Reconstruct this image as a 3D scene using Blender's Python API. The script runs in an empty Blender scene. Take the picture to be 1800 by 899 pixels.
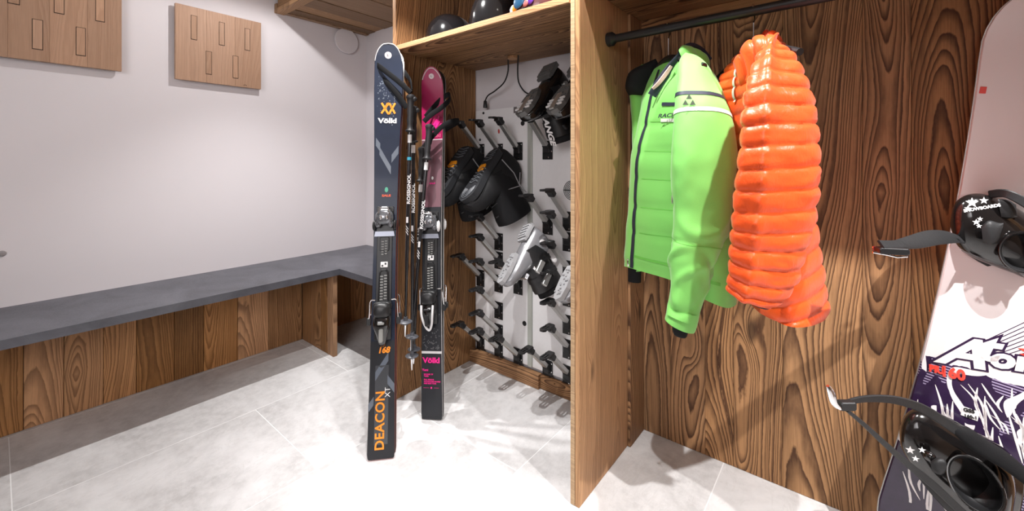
import bpy, math, random
from mathutils import Vector, Matrix, noise
random.seed(7)
C = bpy.context.scene.collection
SC = bpy.context.scene

# ------------------------------------------------------------------ camera
YAW = math.radians(38.8)
CAM = Vector((0, 0, 1.12)); FPX = 731.0; HU, HV = 900.0, 285.0
cd = bpy.data.cameras.new('camera'); cd.sensor_width = 36; cd.lens = FPX/1800*36
cd.shift_y = (HV-449.5)/1800; cd.clip_start = .02
cam = bpy.data.objects.new('camera', cd); C.objects.link(cam)
cam.location = CAM; cam.rotation_euler = (math.pi/2, 0, YAW); SC.camera = cam
# ------------------------------------------------------------------ world, exposure
w = bpy.data.worlds.new('world'); SC.world = w; w.use_nodes = True
w.node_tree.nodes['Background'].inputs[0].default_value = (1, .95, .94, 1)
w.node_tree.nodes['Background'].inputs[1].default_value = .25
SC.view_settings.view_transform = 'Standard'; SC.view_settings.look = 'None'
SC.view_settings.exposure = 0.0; SC.view_settings.gamma = 1; SC.view_settings.use_curve_mapping = False
# ------------------------------------------------------------------ lamps: a row of ceiling spots in front of the lockers
CEIL = 2.2
# x, y, watts, tilt towards the lockers (deg), cone (deg)
SPOTS = [(-2.04, .93, 20, 0, 172, .25), (-1.32, .93, 86, 20, 82, .7), (-.60, .90, 80, 20, 84, .7), (.14, .92, 104, 12, 104, .9), (.88, .92, 260, 8, 110, .8)]
BEAMS = [(-2.04, .93, 88, 0, 96, .9)]   # the bright core of the first lamp
BACK_SPOTS = []
def spot(x, y, power, tilt, ang, blend=.45, r=.012):
    l = bpy.data.lights.new('spot_lamp', 'SPOT'); l.energy = power; l.color = (1, .985, .975)
    l.spot_size = math.radians(ang); l.spot_blend = blend; l.shadow_soft_size = r
    o = bpy.data.objects.new('spot_lamp', l); C.objects.link(o); o.location = (x, y, 2.165); o.rotation_euler = (math.radians(tilt), 0, 0)
for q_ in SPOTS+BEAMS: spot(*q_)
al = bpy.data.lights.new('fill_light', 'AREA'); al.shape = 'RECTANGLE'; al.size = 1.6; al.size_y = 1.0; al.energy = 15; al.spread = math.radians(95); al.color = (1, .965, .975)  # added fill from behind the camera to lift the ambient, not a room lamp
ao = bpy.data.objects.new('fill_light', al); C.objects.link(ao); ao.location = (.1, -1.7, 1.75)
ao.rotation_euler = (Vector((-2.3, 1.2, .6))-Vector((.1, -1.7, 1.75))).to_track_quat('-Z', 'Y').to_euler()

# ------------------------------------------------------------------ geometry helpers
FW = Vector((-math.sin(YAW), math.cos(YAW), 0)); RT = Vector((math.cos(YAW), math.sin(YAW), 0)); UP = Vector((0, 0, 1))
def P(u, v, Z):
    'world point seen at pixel (u,v) of the 1800x899 photo at depth Z metres'
    return CAM + FW*Z + RT*((u-HU)*Z/FPX) + UP*((HV-v)*Z/FPX)
def PZ(u, z, Z): return Vector((*(P(u, HV, Z).xy), z))
def on_y(u, v, y):
    d = FW + RT*((u-HU)/FPX) + UP*((HV-v)/FPX); return CAM + d*((y-CAM.y)/d.y)
def on_x(u, v, x):
    d = FW + RT*((u-HU)/FPX) + UP*((HV-v)/FPX); return CAM + d*((x-CAM.x)/d.x)

class G:
    def __init__(s): s.v = []; s.f = []; s.m = []; s.uv = None
    def add(s, vs, fs, mi=0):
        n = len(s.v); s.v += [Vector(p) for p in vs]; s.f += [tuple(i+n for i in f) for f in fs]; s.m += [mi]*len(fs); return s
    def box(s, a, b, mi=0, M=None):
        x0, y0, z0 = a; x1, y1, z1 = b
        vs = [Vector(p) for p in ((x0,y0,z0),(x1,y0,z0),(x1,y1,z0),(x0,y1,z0),(x0,y0,z1),(x1,y0,z1),(x1,y1,z1),(x0,y1,z1))]
        if M: vs = [M @ p for p in vs]
        return s.add(vs, [(0,3,2,1),(4,5,6,7),(0,1,5,4),(1,2,6,5),(2,3,7,6),(3,0,4,7)], mi)
    def cbox(s, a, b, c=.004, mi=0, M=None):
        'box with chamfered edges'
        x0, y0, z0 = a; x1, y1, z1 = b; c = min(c, abs(x1-x0)*.45, abs(y1-y0)*.45, abs(z1-z0)*.45)
        def ring(z, i): return [(x0+c+i, y0+i, z), (x1-c-i, y0+i, z), (x1-i, y0+c+i, z), (x1-i, y1-c-i, z), (x1-c-i, y1-i, z), (x0+c+i, y1-i, z), (x0+i, y1-c-i, z), (x0+i, y0+c+i, z)]
        rs = [ring(z0, c*.5), ring(z0+c*.6, 0), ring(z1-c*.6, 0), ring(z1, c*.5)]
        vs = [Vector(p) for r in rs for p in r]
        if M: vs = [M @ p for p in vs]
        fs = [(7,6,5,4,3,2,1,0), tuple(range(24, 32))]
        for k in range(3):
            for i in range(8): j = (i+1) % 8; fs.append((k*8+i, k*8+j, k*8+8+j, k*8+8+i))
        return s.add(vs, fs, mi)
    def rings(s, rs, closed=True, cap=True, mi=0):
        n = len(rs[0]); vs = [p for r in rs for p in r]; fs = []
        for k in range(len(rs)-1):
            for i in range(n if closed else n-1):
                j = (i+1) % n; fs.append((k*n+i, k*n+j, (k+1)*n+j, (k+1)*n+i))
        if cap and closed: fs.append(tuple(reversed(range(n)))); fs.append(tuple(range((len(rs)-1)*n, len(rs)*n)))
        return s.add(vs, fs, mi)
    def tube(s, path, r, n=10, mi=0, cap=True):
        path = [Vector(p) for p in path]; rs = []; prev = None
        rr = r if isinstance(r, (list, tuple)) else [r]*len(path)
        for i, p in enumerate(path):
            t = (path[min(i+1, len(path)-1)]-path[max(i-1, 0)]).normalized()
            if prev is None: a = t.orthogonal().normalized()
            else: a = (prev - t*prev.dot(t)).normalized()
            prev = a; b = t.cross(a)
            rs.append([p+(a*math.cos(q)+b*math.sin(q))*rr[i] for q in [2*math.pi*k/n for k in range(n)]])
        return s.rings(rs, cap=cap, mi=mi)
    def ribbon(s, path, width, thick, side, mi=0):
        'flat strap; side = vector of the width direction (or list)'
        path = [Vector(p) for p in path]; rs = []
        for i, p in enumerate(path):
            t = (path[min(i+1, len(path)-1)]-path[max(i-1, 0)]).normalized()
            sd = Vector(side[i] if isinstance(side, list) else side); sd = (sd-t*sd.dot(t)).normalized(); n = t.cross(sd)
            ww = width[i] if isinstance(width, list) else width
            a = sd*ww/2; b = n*thick/2
            rs.append([p-a-b*.3, p-a*.8-b, p+a*.8-b, p+a-b*.3, p+a+b*.3, p+a*.8+b, p-a*.8+b, p-a+b*.3])
        return s.rings(rs, mi=mi)
    def lathe(s, prof, o=(0,0,0), ax=(0,0,1), n=24, mi=0):
        'prof = list of (radius, height)'
        o = Vector(o); ax = Vector(ax).normalized(); a = ax.orthogonal().normalized(); b = ax.cross(a)
        return s.rings([[o+ax*h+(a*math.cos(q)+b*math.sin(q))*r for q in [2*math.pi*k/n for k in range(n)]] for r, h in prof], mi=mi)
    def prism(s, poly, z0, z1, M=None, mi=0):
        n = len(poly); vs = [Vector((x, y, z0)) for x, y in poly]+[Vector((x, y, z1)) for x, y in poly]
        if M: vs = [M @ p for p in vs]
        fs = [tuple(reversed(range(n))), tuple(range(n, 2*n))]+[(i, (i+1) % n, n+(i+1) % n, n+i) for i in range(n)]
        return s.add(vs, fs, mi)
    def ell(s, c, a, b, d, nu=20, nv=12, mi=0, pw=1.0):
        'ellipsoid with axis vectors a,b,d'
        c, a, b, d = map(Vector, (c, a, b, d)); rs = []
        sp = lambda x: math.copysign(abs(x)**pw, x)
        for k in range(nv+1):
            th = -math.pi/2+math.pi*k/nv; ct = max(math.cos(th), .01)
            rs.append([c+d*sp(math.sin(th))+(a*sp(math.cos(q))+b*sp(math.sin(q)))*(ct**pw) for q in [2*math.pi*i/nu for i in range(nu)]])
        return s.rings(rs, mi=mi)

def catmull(pts, n, closed=False):
    pts = [Vector(p) for p in pts]; N = len(pts); out = []
    segs = N if closed else N-1
    for k in range(n):
        t = k/(n if closed else n-1)*segs; i = min(int(t), segs-1); f = t-i
        g = (lambda j: pts[j % N]) if closed else (lambda j: pts[max(0, min(N-1, j))])
        a, b, c, d = g(i-1), g(i), g(i+1), g(i+2)
        out.append(.5*((2*b)+(c-a)*f+(2*a-5*b+4*c-d)*f*f+(3*b-a-3*c+d)*f**3))
    return out

def frame(o, X, Y):
    X = Vector(X); Y = Vector(Y).normalized(); X = (X-Y*X.dot(Y)).normalized(); Z = X.cross(Y)
    return Matrix(((X.x, Y.x, Z.x, o[0]), (X.y, Y.y, Z.y, o[1]), (X.z, Y.z, Z.z, o[2]), (0, 0, 0, 1)))

WM = {}
def link(o, parent=None, M=None):
    C.objects.link(o); o.parent = parent
    M = M or Matrix.Identity(4); o.matrix_local = M
    WM[o.name] = (WM[parent.name] if parent else Matrix.Identity(4)) @ M
    return o
def thing(name, label, cat, loc=(0,0,0), group=None, M=None):
    o = bpy.data.objects.new(name, None); o.empty_display_size = .05
    link(o, None, M or Matrix.Translation(loc)); o['label'] = label; o['category'] = cat
    if group: o['group'] = group
    return o
def tag(o, label, cat, group=None):
    o['label'] = label; o['category'] = cat
    if group: o['group'] = group
    return o
def mk(name, g, mat, parent=None, world=False, smooth=35, M=None, label=None, kind=None, **props):
    me = bpy.data.meshes.new(name)
    vs = g.v
    if world and parent is not None:
        inv = WM[parent.name].inverted(); vs = [inv @ p for p in vs]
    me.from_pydata([tuple(p) for p in vs], [], g.f)
    mats = mat if isinstance(mat, (list, tuple)) else [mat]
    for m in mats: me.materials.append(m)
    if len(mats) > 1: me.polygons.foreach_set('material_index', g.m)
    me.validate(); me.update()
    if smooth:
        me.polygons.foreach_set('use_smooth', [True]*len(me.polygons))
        if smooth < 180: me.set_sharp_from_angle(angle=math.radians(smooth))
    o = bpy.data.objects.new(name, me); link(o, parent, M)
    if label: o['label'] = label
    if kind: o['kind'] = kind
    for k, v in props.items(): o[k] = v
    return o
def copy_tree(o, parent=None, M=None):
    c = o.copy(); C.objects.link(c); c.parent = parent
    if M is not None: c.matrix_local = M
    WM[c.name] = (WM[parent.name] if parent else Matrix.Identity(4)) @ c.matrix_local
    for ch in list(o.children): copy_tree(ch, c)
    return c
def text(name, s, size, mat, parent, M, ext=.0004, off=0.0, shear=0, world=False, sx=1, align='CENTER', space=1):
    cu = bpy.data.curves.new(name, 'FONT'); cu.body = s; cu.size = size; cu.extrude = ext; cu.offset = off; cu.shear = shear
    cu.align_x = align; cu.align_y = 'CENTER'; cu.space_character = space; cu.resolution_u = 3
    t = bpy.data.objects.new(name, cu); me = bpy.data.meshes.new_from_object(t); bpy.data.objects.remove(t); bpy.data.curves.remove(cu)
    me.name = name; me.materials.clear(); me.materials.append(mat)
    if sx != 1:
        for v in me.vertices: v.co.x *= sx
    o = bpy.data.objects.new(name, me)
    if world and parent: M = WM[parent.name].inverted() @ M
    return link(o, parent, M)

# ------------------------------------------------------------------ materials
class N:
    'tiny node expression helper'
    def __init__(s, name):
        s.mat = bpy.data.materials.new(name); s.mat.use_nodes = True; s.t = s.mat.node_tree; s.b = s.t.nodes['Principled BSDF']
    def put(s, sock, v):
        if hasattr(v, 'is_linked') or isinstance(v, bpy.types.NodeSocket): s.t.links.new(v, sock)
        elif isinstance(v, (tuple, list)) and len(v) == 3 and sock.type == 'RGBA': sock.default_value = (*v, 1)
        else: sock.default_value = v
    def m(s, op, a, b=0.0, c=0.0, clamp=False):
        n = s.t.nodes.new('ShaderNodeMath'); n.operation = op; n.use_clamp = clamp
        for i, v in enumerate((a, b, c)): s.put(n.inputs[i], v)
        return n.outputs[0]
    def xyz(s, x, y, z):
        n = s.t.nodes.new('ShaderNodeCombineXYZ')
        for i, v in enumerate((x, y, z)): s.put(n.inputs[i], v)
        return n.outputs[0]
    def coord(s, kind='Object'):
        n = s.t.nodes.new('ShaderNodeTexCoord'); q = s.t.nodes.new('ShaderNodeSeparateXYZ'); s.t.links.new(n.outputs[kind], q.inputs[0])
        return n.outputs[kind], q.outputs[0], q.outputs[1], q.outputs[2]
    def attr(s, name):
        n = s.t.nodes.new('ShaderNodeAttribute'); n.attribute_type = 'OBJECT'; n.attribute_name = name; return n.outputs['Fac']
    def noise(s, vec, scale=1, detail=2, rough=.5, dist=0):
        n = s.t.nodes.new('ShaderNodeTexNoise'); s.put(n.inputs['Vector'], vec); n.inputs['Scale'].default_value = scale
        n.inputs['Detail'].default_value = detail; n.inputs['Roughness'].default_value = rough; n.inputs['Distortion'].default_value = dist
        return n.outputs[0]
    def voro(s, vec, scale=1, feat='F1', out='Distance', rnd=1):
        n = s.t.nodes.new('ShaderNodeTexVoronoi'); n.feature = feat; s.put(n.inputs['Vector'], vec); n.inputs['Scale'].default_value = scale
        n.inputs['Randomness'].default_value = rnd
        return n.outputs[out]
    def ramp(s, fac, stops, interp='LINEAR'):
        n = s.t.nodes.new('ShaderNodeValToRGB'); s.put(n.inputs[0], fac); e = n.color_ramp; e.interpolation = interp
        while len(e.elements) < len(stops): e.elements.new(.5)
        for el, (p, c) in zip(e.elements, stops):
            el.position = p; el.color = (*c, 1) if isinstance(c, (tuple, list)) else (c, c, c, 1)
        return n.outputs[0]
    def mix(s, f, a, b, mode='MIX'):
        n = s.t.nodes.new('ShaderNodeMix'); n.data_type = 'RGBA'; n.blend_type = mode
        s.put(n.inputs[0], f); s.put(n.inputs[6], a); s.put(n.inputs[7], b); return n.outputs[2]
    def white(s, v):
        n = s.t.nodes.new('ShaderNodeTexWhiteNoise'); n.noise_dimensions = '1D'; s.put(n.inputs['W'], v); return n.outputs[0]
    def bump(s, h, strength=.3, dist=.002):
        n = s.t.nodes.new('ShaderNodeBump'); s.put(n.inputs['Height'], h); n.inputs['Strength'].default_value = strength; n.inputs['Distance'].default_value = dist
        s.t.links.new(n.outputs[0], s.b.inputs['Normal'])
    def done(s, color, rough=.5, metal=0, spec=.5, coat=0, sheen=0):
        s.put(s.b.inputs['Base Color'], color); s.put(s.b.inputs['Roughness'], rough); s.b.inputs['Metallic'].default_value = metal
        s.b.inputs['Specular IOR Level'].default_value = spec; s.b.inputs['Coat Weight'].default_value = coat; s.b.inputs['Coat Roughness'].default_value = .08
        s.b.inputs['Sheen Weight'].default_value = sheen
        return s.mat

def wood(name, light, dark, freq=120, contrast=.85, warp=.035, knots=1.0, rough=.55, fib=.35, D0=.015, D1=.16, kscale=(5.5, 1.9), seeded=True, vary=.45, knotcol=(.05,.022,.01)):
    n = N(name); vec, W, T, L = n.coord()
    sd = n.attr('seed') if seeded else 0.0
    s7 = n.m('MULTIPLY', sd, 7.31)
    low = n.noise(n.xyz(n.m('MULTIPLY', W, 7.0), s7, n.m('MULTIPLY', L, 1.1)), 1, 2, .45)
    off = n.m('MULTIPLY', n.m('SUBTRACT', n.noise(n.xyz(s7, n.m('MULTIPLY', L, .8), 5.0), 1, 1), .5), .14)
    W2 = n.m('ADD', W, n.m('ADD', off, n.m('MULTIPLY', n.m('SUBTRACT', n.white(sd), .5), .20)))
    D = n.m('ADD', D0, n.m('MULTIPLY', n.m('ABSOLUTE', n.m('SUBTRACT', n.noise(n.xyz(s7, 9.0, n.m('MULTIPLY', L, .5)), 1, 1), .47)), D1*3))
    r = n.m('SQRT', n.m('ADD', n.m('MULTIPLY', W2, W2), n.m('MULTIPLY', D, D)))
    r = n.m('ADD', r, n.m('MULTIPLY', n.m('SUBTRACT', low, .5), warp))
    kd = n.voro(n.xyz(n.m('MULTIPLY', W, kscale[0]), s7, n.m('MULTIPLY', L, kscale[1])), 1)
    kn = n.m('EXPONENT', n.m('MULTIPLY', n.m('MULTIPLY', kd, kd), -26.0))
    r = n.m('ADD', r, n.m('MULTIPLY', kn, .035*knots))
    fine = n.noise(n.xyz(n.m('MULTIPLY', W, 40), s7, n.m('MULTIPLY', L, 13)), 1, 3, .6)
    vs_ = n.noise(n.xyz(n.m('MULTIPLY', r, 34.0), s7, 2.0), 1, 2, .5)
    ph = n.m('ADD', n.m('ADD', n.m('MULTIPLY', r, freq), n.m('MULTIPLY', vs_, 5.0)), n.m('MULTIPLY', fine, .6))
    f = n.m('FRACT', ph)
    ring = n.ramp(f, [(0, .1), (.35, .22), (.74, .8), (.9, 1.0), (1.0, .1)])
    fiber = n.noise(n.xyz(n.m('MULTIPLY', W, 420), n.m('MULTIPLY', T, 420), n.m('MULTIPLY', L, 11)), 1, 3, .65)
    patch = n.noise(n.xyz(n.m('MULTIPLY', W, 14), s7, n.m('MULTIPLY', L, 3)), 1, 3, .6)
    fac = n.m('MULTIPLY', ring, n.m('ADD', contrast*.65, n.m('MULTIPLY', patch, contrast*.6)), clamp=True)
    col = n.mix(fac, light, dark)
    streak = n.noise(n.xyz(n.m('MULTIPLY', W2, 75), s7, n.m('MULTIPLY', L, 1.6)), 1, 4, .6)
    col = n.mix(n.ramp(streak, [(.50, 0), (.72, .55)]), col, n.mix(.75, light, dark))
    col = n.mix(n.ramp(patch, [(.35, 0), (.75, .3)]), col, n.mix(.6, light, dark))
    core = n.ramp(kd, [(.05, 1), (.11, 0)])
    col = n.mix(n.m('MULTIPLY', core, .8*min(knots, 1)), col, knotcol)
    val = n.m('ADD', n.m('ADD', 1-fib*.5, n.m('MULTIPLY', n.m('SUBTRACT', fiber, .5), fib*2)), n.m('MULTIPLY', n.m('SUBTRACT', n.white(n.m('ADD', sd, 3.7)), .4), vary))
    h = n.t.nodes.new('ShaderNodeHueSaturation'); n.put(h.inputs['Color'], col); n.put(h.inputs['Value'], val)
    n.put(h.inputs['Saturation'], n.m('ADD', .84, n.m('MULTIPLY', n.white(n.m('ADD', sd, 11.1)), vary*.3)))
    n.bump(n.m('ADD', n.m('MULTIPLY', ring, -.6), n.m('MULTIPLY', fiber, .5)), .35, .0015)
    return n.done(h.outputs[0], rough, spec=.22)

def plain(name, col, rough=.5, metal=0, spec=.5, coat=0, sheen=0, bump=0, bscale=400, var=0, vscale=20):
    n = N(name); vec, x, y, z = n.coord(); c = col
    if var:
        q = n.noise(vec, vscale, 4, .6); c = n.mix(q, tuple(k*(1-var) for k in col), tuple(min(1, k*(1+var)) for k in col))
    else:
        q = n.noise(vec, 60, 2); c = n.mix(q, tuple(k*.97 for k in col), tuple(min(1, k*1.03) for k in col))
    if bump: n.bump(n.noise(vec, bscale, 3, .6), bump, .001)
    return n.done(c, rough, metal, spec, coat, sheen)

MW = wood('reclaimed_spruce', (.56,.265,.080), (.075,.026,.008), freq=120, contrast=1.1, vary=.28, rough=.6)
MB = wood('bench_plank_wood', (.60,.31,.135), (.12,.052,.021), freq=130, contrast=.8, vary=.8, warp=.03, knots=.6)
ML = wood('light_spruce', (.70,.35,.12), (.27,.105,.030), freq=140, contrast=.7, vary=.15)
MEDGE = wood('sawn_edge_wood', (.62,.40,.20), (.34,.19,.09), freq=60, contrast=.5, knots=0, vary=.2)
MOAK = wood('oiled_oak', (.50,.285,.165), (.36,.185,.095), freq=90, contrast=.5, knots=.0, rough=.5, fib=.2, vary=.25, warp=.05)
MDARKW = wood('soffit_wood', (.40,.235,.12), (.16,.085,.04), freq=170, contrast=.7, vary=.6, knots=.5)
MPLAST = plain('white_plaster', (.72,.685,.705), .9, spec=.2, bump=.08, bscale=250, var=.015, vscale=3)
MCEIL = plain('ceiling_paint', (.78,.74,.72), .9, spec=.2)
MGROUT = plain('floor_grout', (.86,.86,.86), .9)
def tilemat():
    n = N('concrete_look_tile'); vec, x, y, z = n.coord(); sd = n.m('MULTIPLY', n.attr('seed'), 5.17)
    p = n.xyz(n.m('ADD', x, sd), y, z)
    a = n.noise(p, 3.2, 6, .62, .4); b = n.noise(p, 26, 6, .7); c = n.noise(n.xyz(n.m('MULTIPLY', x, 3), n.m('ADD', y, sd), z), 5, 5, .7, 1.5)
    col = n.ramp(a, [(.3, (.47,.46,.46)), (.5, (.60,.59,.59)), (.66, (.75,.745,.75))])
    col = n.mix(n.ramp(b, [(.40, .0), (.62, .55)]), col, (.76,.75,.75))
    col = n.mix(n.ramp(c, [(.53, 0), (.56, .22), (.585, 0)]), col, (.45,.435,.42))
    n.bump(b, .08, .001)
    return n.done(col, n.m('ADD', .38, n.m('MULTIPLY', b, .25)), spec=.4)
MTILE = tilemat()
def slate():
    n = N('anthracite_slab'); vec, x, y, z = n.coord()
    a = n.noise(vec, 5, 6, .65, .6); b = n.noise(vec, 180, 3, .6)
    col = n.ramp(a, [(.3, (.060,.062,.075)), (.7, (.125,.128,.15))])
    n.bump(n.m('ADD', a, n.m('MULTIPLY', b, .4)), .25, .001)
    return n.done(col, n.m('ADD', .32, n.m('MULTIPLY', b, .2)), spec=.5)
MSLATE = slate()
MBLACK = plain('black_plastic', (.012,.012,.013), .42)
MGLOSS = plain('gloss_black_plastic', (.008,.007,.007), .13, coat=.6)
MHELM = plain('helmet_gloss_black', (.006,.006,.007), .12, coat=.5)
MRUB = plain('black_rubber', (.02,.02,.021), .6, bump=.4, bscale=150)
MALU = plain('brushed_aluminium', (.60,.60,.585), .38, .85)
MCHROME = plain('chrome', (.75,.75,.76), .15, 1)
MWHITEP = plain('white_panel_laminate', (.83,.82,.83), .35)
MGREYP = plain('grey_profile', (.50,.52,.48), .4, .3)
MWHITE = plain('white_plastic', (.80,.79,.79), .35)
MBFAB = plain('black_fabric', (.009,.009,.010), .8, sheen=.0, spec=.2, bump=.5, bscale=300)
MBLEA = plain('black_boot_leather', (.008,.008,.009), .7, spec=.3, bump=.5, bscale=90, var=.3)
MSOLE = plain('dark_grey_sole', (.022,.023,.026), .6, spec=.3, bump=.3)
MORANGE = plain('orange_rubber', (.95,.36,.02), .4)
MSOLEB = plain('grey_boot_sole', (.11,.108,.105), .5)
MGREY = plain('silver_grey_shell', (.25,.25,.265), .30, .25, coat=.3)
MSOLEG = plain('pale_grey_sole', (.36,.36,.37), .6, bump=.3)
MGREEN = plain('lime_softshell', (.20,.60,.115), .62, sheen=.25, bump=.35, bscale=500, var=.04, vscale=6)
MGREEN2 = plain('lime_seam', (.14,.50,.07), .7)
MNAVY = plain('navy_fabric', (.015,.02,.04), .6)
MPINKW = plain('chin_guard_beige', (.62,.40,.36), .8)
MSTRIPE = plain('reflective_white', (.80,.84,.76), .4)
def orangemat():
    n = N('orange_nylon'); vec, x, y, z = n.coord()
    a = n.noise(n.xyz(n.m('MULTIPLY', x, 1), y, n.m('MULTIPLY', z, .6)), 30, 5, .65, 1.2)
    n.bump(a, .5, .004)
    return n.done((.84,.088,.009), .36, spec=.5, sheen=.1)
MRED = orangemat()
MREDD = plain('dark_orange_seam', (.50,.03,.006), .6)

# ------------------------------------------------------------------ setting: floor of tiles, walls, ceiling
XL, YB, XR, YF = -2.78, 1.73, 1.75, -2.3
fl = mk('floor', G().box((XL-.1, YF-.1, -.06), (XR+.1, YB+.1, -.0004)), MGROUT, kind='structure', smooth=0)
cols = [-.355+.575*k for k in range(-5, 5)]; jj = 0
for k, x0 in enumerate(cols):
    x1 = x0+.575; a, b = max(x0, XL), min(x1, XR)
    if b-a < .02: continue
    y0 = (1.185 if (k % 2) == 1 else .738)
    yy = y0-1.15*5
    while yy < YB:
        c, d = max(yy, YF), min(yy+1.15, YB)
        if d-c > .02:
            g = 0.0016; cx, cy = (a+b)/2, (c+d)/2
            mk('tile', G().cbox((a+g-cx, c+g-cy, -.02), (b-g-cx, d-g-cy, 0), .0005), MTILE, fl, M=Matrix.Translation((cx, cy, 0)), smooth=0, seed=float(jj)); jj += 1
        yy += 1.15
MWR = plain('brown_wall_paint', (.20,.13,.09), .8); MWF = plain('greige_wall_paint', (.42,.37,.34), .9)
mk('ceiling', G().box((XL-.1, YF-.1, CEIL), (XR+.1, YB+.1, CEIL+.06)), MCEIL, kind='structure', smooth=0)
mk('wall_left', G().box((XL-.08, YF-.1, -.03), (XL, YB+.08, CEIL+.03)), MPLAST, kind='structure', smooth=0)
mk('wall_back', G().box((XL, YB, -.03), (XR+.1, YB+.08, CEIL+.03)), MPLAST, kind='structure', smooth=0)
mk('wall_right', G().box((XR, YF-.1, -.03), (XR+.08, YB, CEIL+.03)), MWR, kind='structure', smooth=0)
mk('wall_front', G().box((XL, YF-.08, -.03), (XR, YF, CEIL+.03)), MWF, kind='structure', smooth=0)

# ------------------------------------------------------------------ planks
SEED = [0]
def plank(name, x0, x1, y0, y1, z0, z1, along, mat, parent, c=.0015, label=None):
    'wood board; its local Z runs along the grain, its local X across the wide face'
    SEED[0] += 1
    ctr = Vector(((x0+x1)/2, (y0+y1)/2, (z0+z1)/2)); d = [x1-x0, y1-y0, z1-z0]
    ax = {'x': 0, 'y': 1, 'z': 2}[along]; oth = [i for i in range(3) if i != ax]; wide = max(oth, key=lambda i: d[i]); thin = [i for i in oth if i != wide][0]
    E = [Vector((1,0,0)), Vector((0,1,0)), Vector((0,0,1))]
    X, Z = E[wide], E[ax]; Y = Z.cross(X)
    M = Matrix(((X.x, Y.x, Z.x, ctr.x), (X.y, Y.y, Z.y, ctr.y), (X.z, Y.z, Z.z, ctr.z), (0,0,0,1)))
    g = G().cbox((-d[wide]/2, -d[thin]/2, -d[ax]/2), (d[wide]/2, d[thin]/2, d[ax]/2), c)
    pm = WM[parent.name].inverted() @ M if parent else M
    return mk(name, g, mat, parent, M=pm, smooth=0, seed=float(SEED[0]), label=label)

# ------------------------------------------------------------------ bench
b = thing('bench', 'L-shaped bench with anthracite slab seat on upright brown wood planks along the white wall', 'bench', (-2.6, .5, 0))
L = [(XL+.001, -1.6), (-2.273, -1.6), (-2.273, 1.244), (-1.677, 1.244), (-1.677, YB-.001), (XL+.001, YB-.001)]
def rounded(poly, z0, z1, c=.002):
    g = G(); n = len(poly); cen = Vector((sum(p[0] for p in poly)/n, sum(p[1] for p in poly)/n))
    return g.prism(poly, z0, z1)
mk('seat_slab', rounded(L, .469, .504), MSLATE, b, world=True, smooth=0)
ys = [1.215, 1.02, .86, .70, .575, .43, .315, .19, .075, -.06, -.2, -.33, -.47, -.6, -.74, -.9, -1.05, -1.2, -1.35, -1.5]
for i in range(len(ys)-1):
    plank('plank', -2.693+random.uniform(-.001, .001), -2.675+random.uniform(-.001, .001), ys[i+1]+.0008, ys[i]-.0008, 0.001, .468, 'z', MB, b)
xs = [-2.674, -2.56, -2.44, -2.36, -2.29]
for i in range(4): plank('plank', xs[i], xs[i+1]-.001, 1.216, 1.240, .001, .468, 'z', MB, b)
ys = [1.67, 1.56, 1.45, 1.34, 1.242]
for i in range(4): plank('plank', -2.715, -2.70, ys[i+1], ys[i]-.001, .001, .468, 'z', MB, b)
xs = [-2.70, -2.58, -2.45, -2.33, -2.2, -2.08, -1.95, -1.82, -1.68]
for i in range(8): plank('plank', xs[i], xs[i+1]-.001, 1.672, 1.69, .001, .468, 'z', MB, b)

# ------------------------------------------------------------------ oak coat-hook panels on the left wall
def hook_panel(name, label, y0, y1, z0, z1, slots, seedo):
    t = thing(name, label, 'coat hook panel', (XL, (y0+y1)/2, z0), 'oak hook panels on the white wall')
    k = max(3, int((y1-y0)/.11)); e = [y0+(y1-y0)*i/k for i in range(k+1)]
    for i in range(k): plank('stave', XL+.022, XL+.042, e[i]+.0002, e[i+1]-.0002, z0, z1, 'z', MOAK, t, c=.0006)
    for (a, zb) in ((y0+.03, z0+.03), (y1-.07, z0+.03), (y0+.03, z1-.07), (y1-.07, z1-.07)):
        mk('spacer', G().box((XL+.001, a, zb), (XL+.021, a+.04, zb+.04)), MALU, t, world=True, smooth=0)
    for (u, v0, v1, wd) in slots:
        a = on_x(u, v0, XL+.042); c = on_x(u, v1, XL+.042); zt, zb = a.z, c.z; yc = a.y
        mk('peg_slot', G().box((XL+.036, yc-wd/2-.0022, zb-.0035), (XL+.0424, yc+wd/2+.0022, zt+.0022)), MSLOT, t, world=True, smooth=0, label='dark groove around the flush peg')
        pp = plank('folding_peg', XL+.037, XL+.0431, yc-wd/2, yc+wd/2, zb, zt, 'z', MOAK, t, c=.0006)
    return t
MSLOT = plain('dark_slot', (.03,.015,.008), .8)
hook_panel('coat_hook_panel', 'small square oak panel with five flush folding pegs, nearer the room corner', on_x(308,6,XL+.042).y, on_x(459,42,XL+.042).y, 1.557, 1.955,
    [(341, 28, 69, .024), (390, 40, 79, .024), (435, 51, 88, .024), (367, 91, 130, .024), (414, 99, 137, .024)], 0)
p2 = on_x(214, 126, XL+.042)
hook_panel('coat_hook_panel', 'larger oak wall panel cut off by the upper left corner of the view', p2.y-.82, p2.y, 1.56, 1.955,
    [(66, 35, 86, .028), (142, 49, 97, .028), (24, -35, 6, .03), (104, -25, 23, .028), (176, -6, 37, .028)], 0)
g = G()
pc = on_x(431, 151, XL+.043)
mk('maker_mark', G().tube([pc+Vector((0, .008*math.cos(a), .006*math.sin(a))) for a in [math.pi*k/8 for k in range(9)]], .0009, 5), MSLOT, bpy.data.objects['coat_hook_panel'], world=True)

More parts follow.
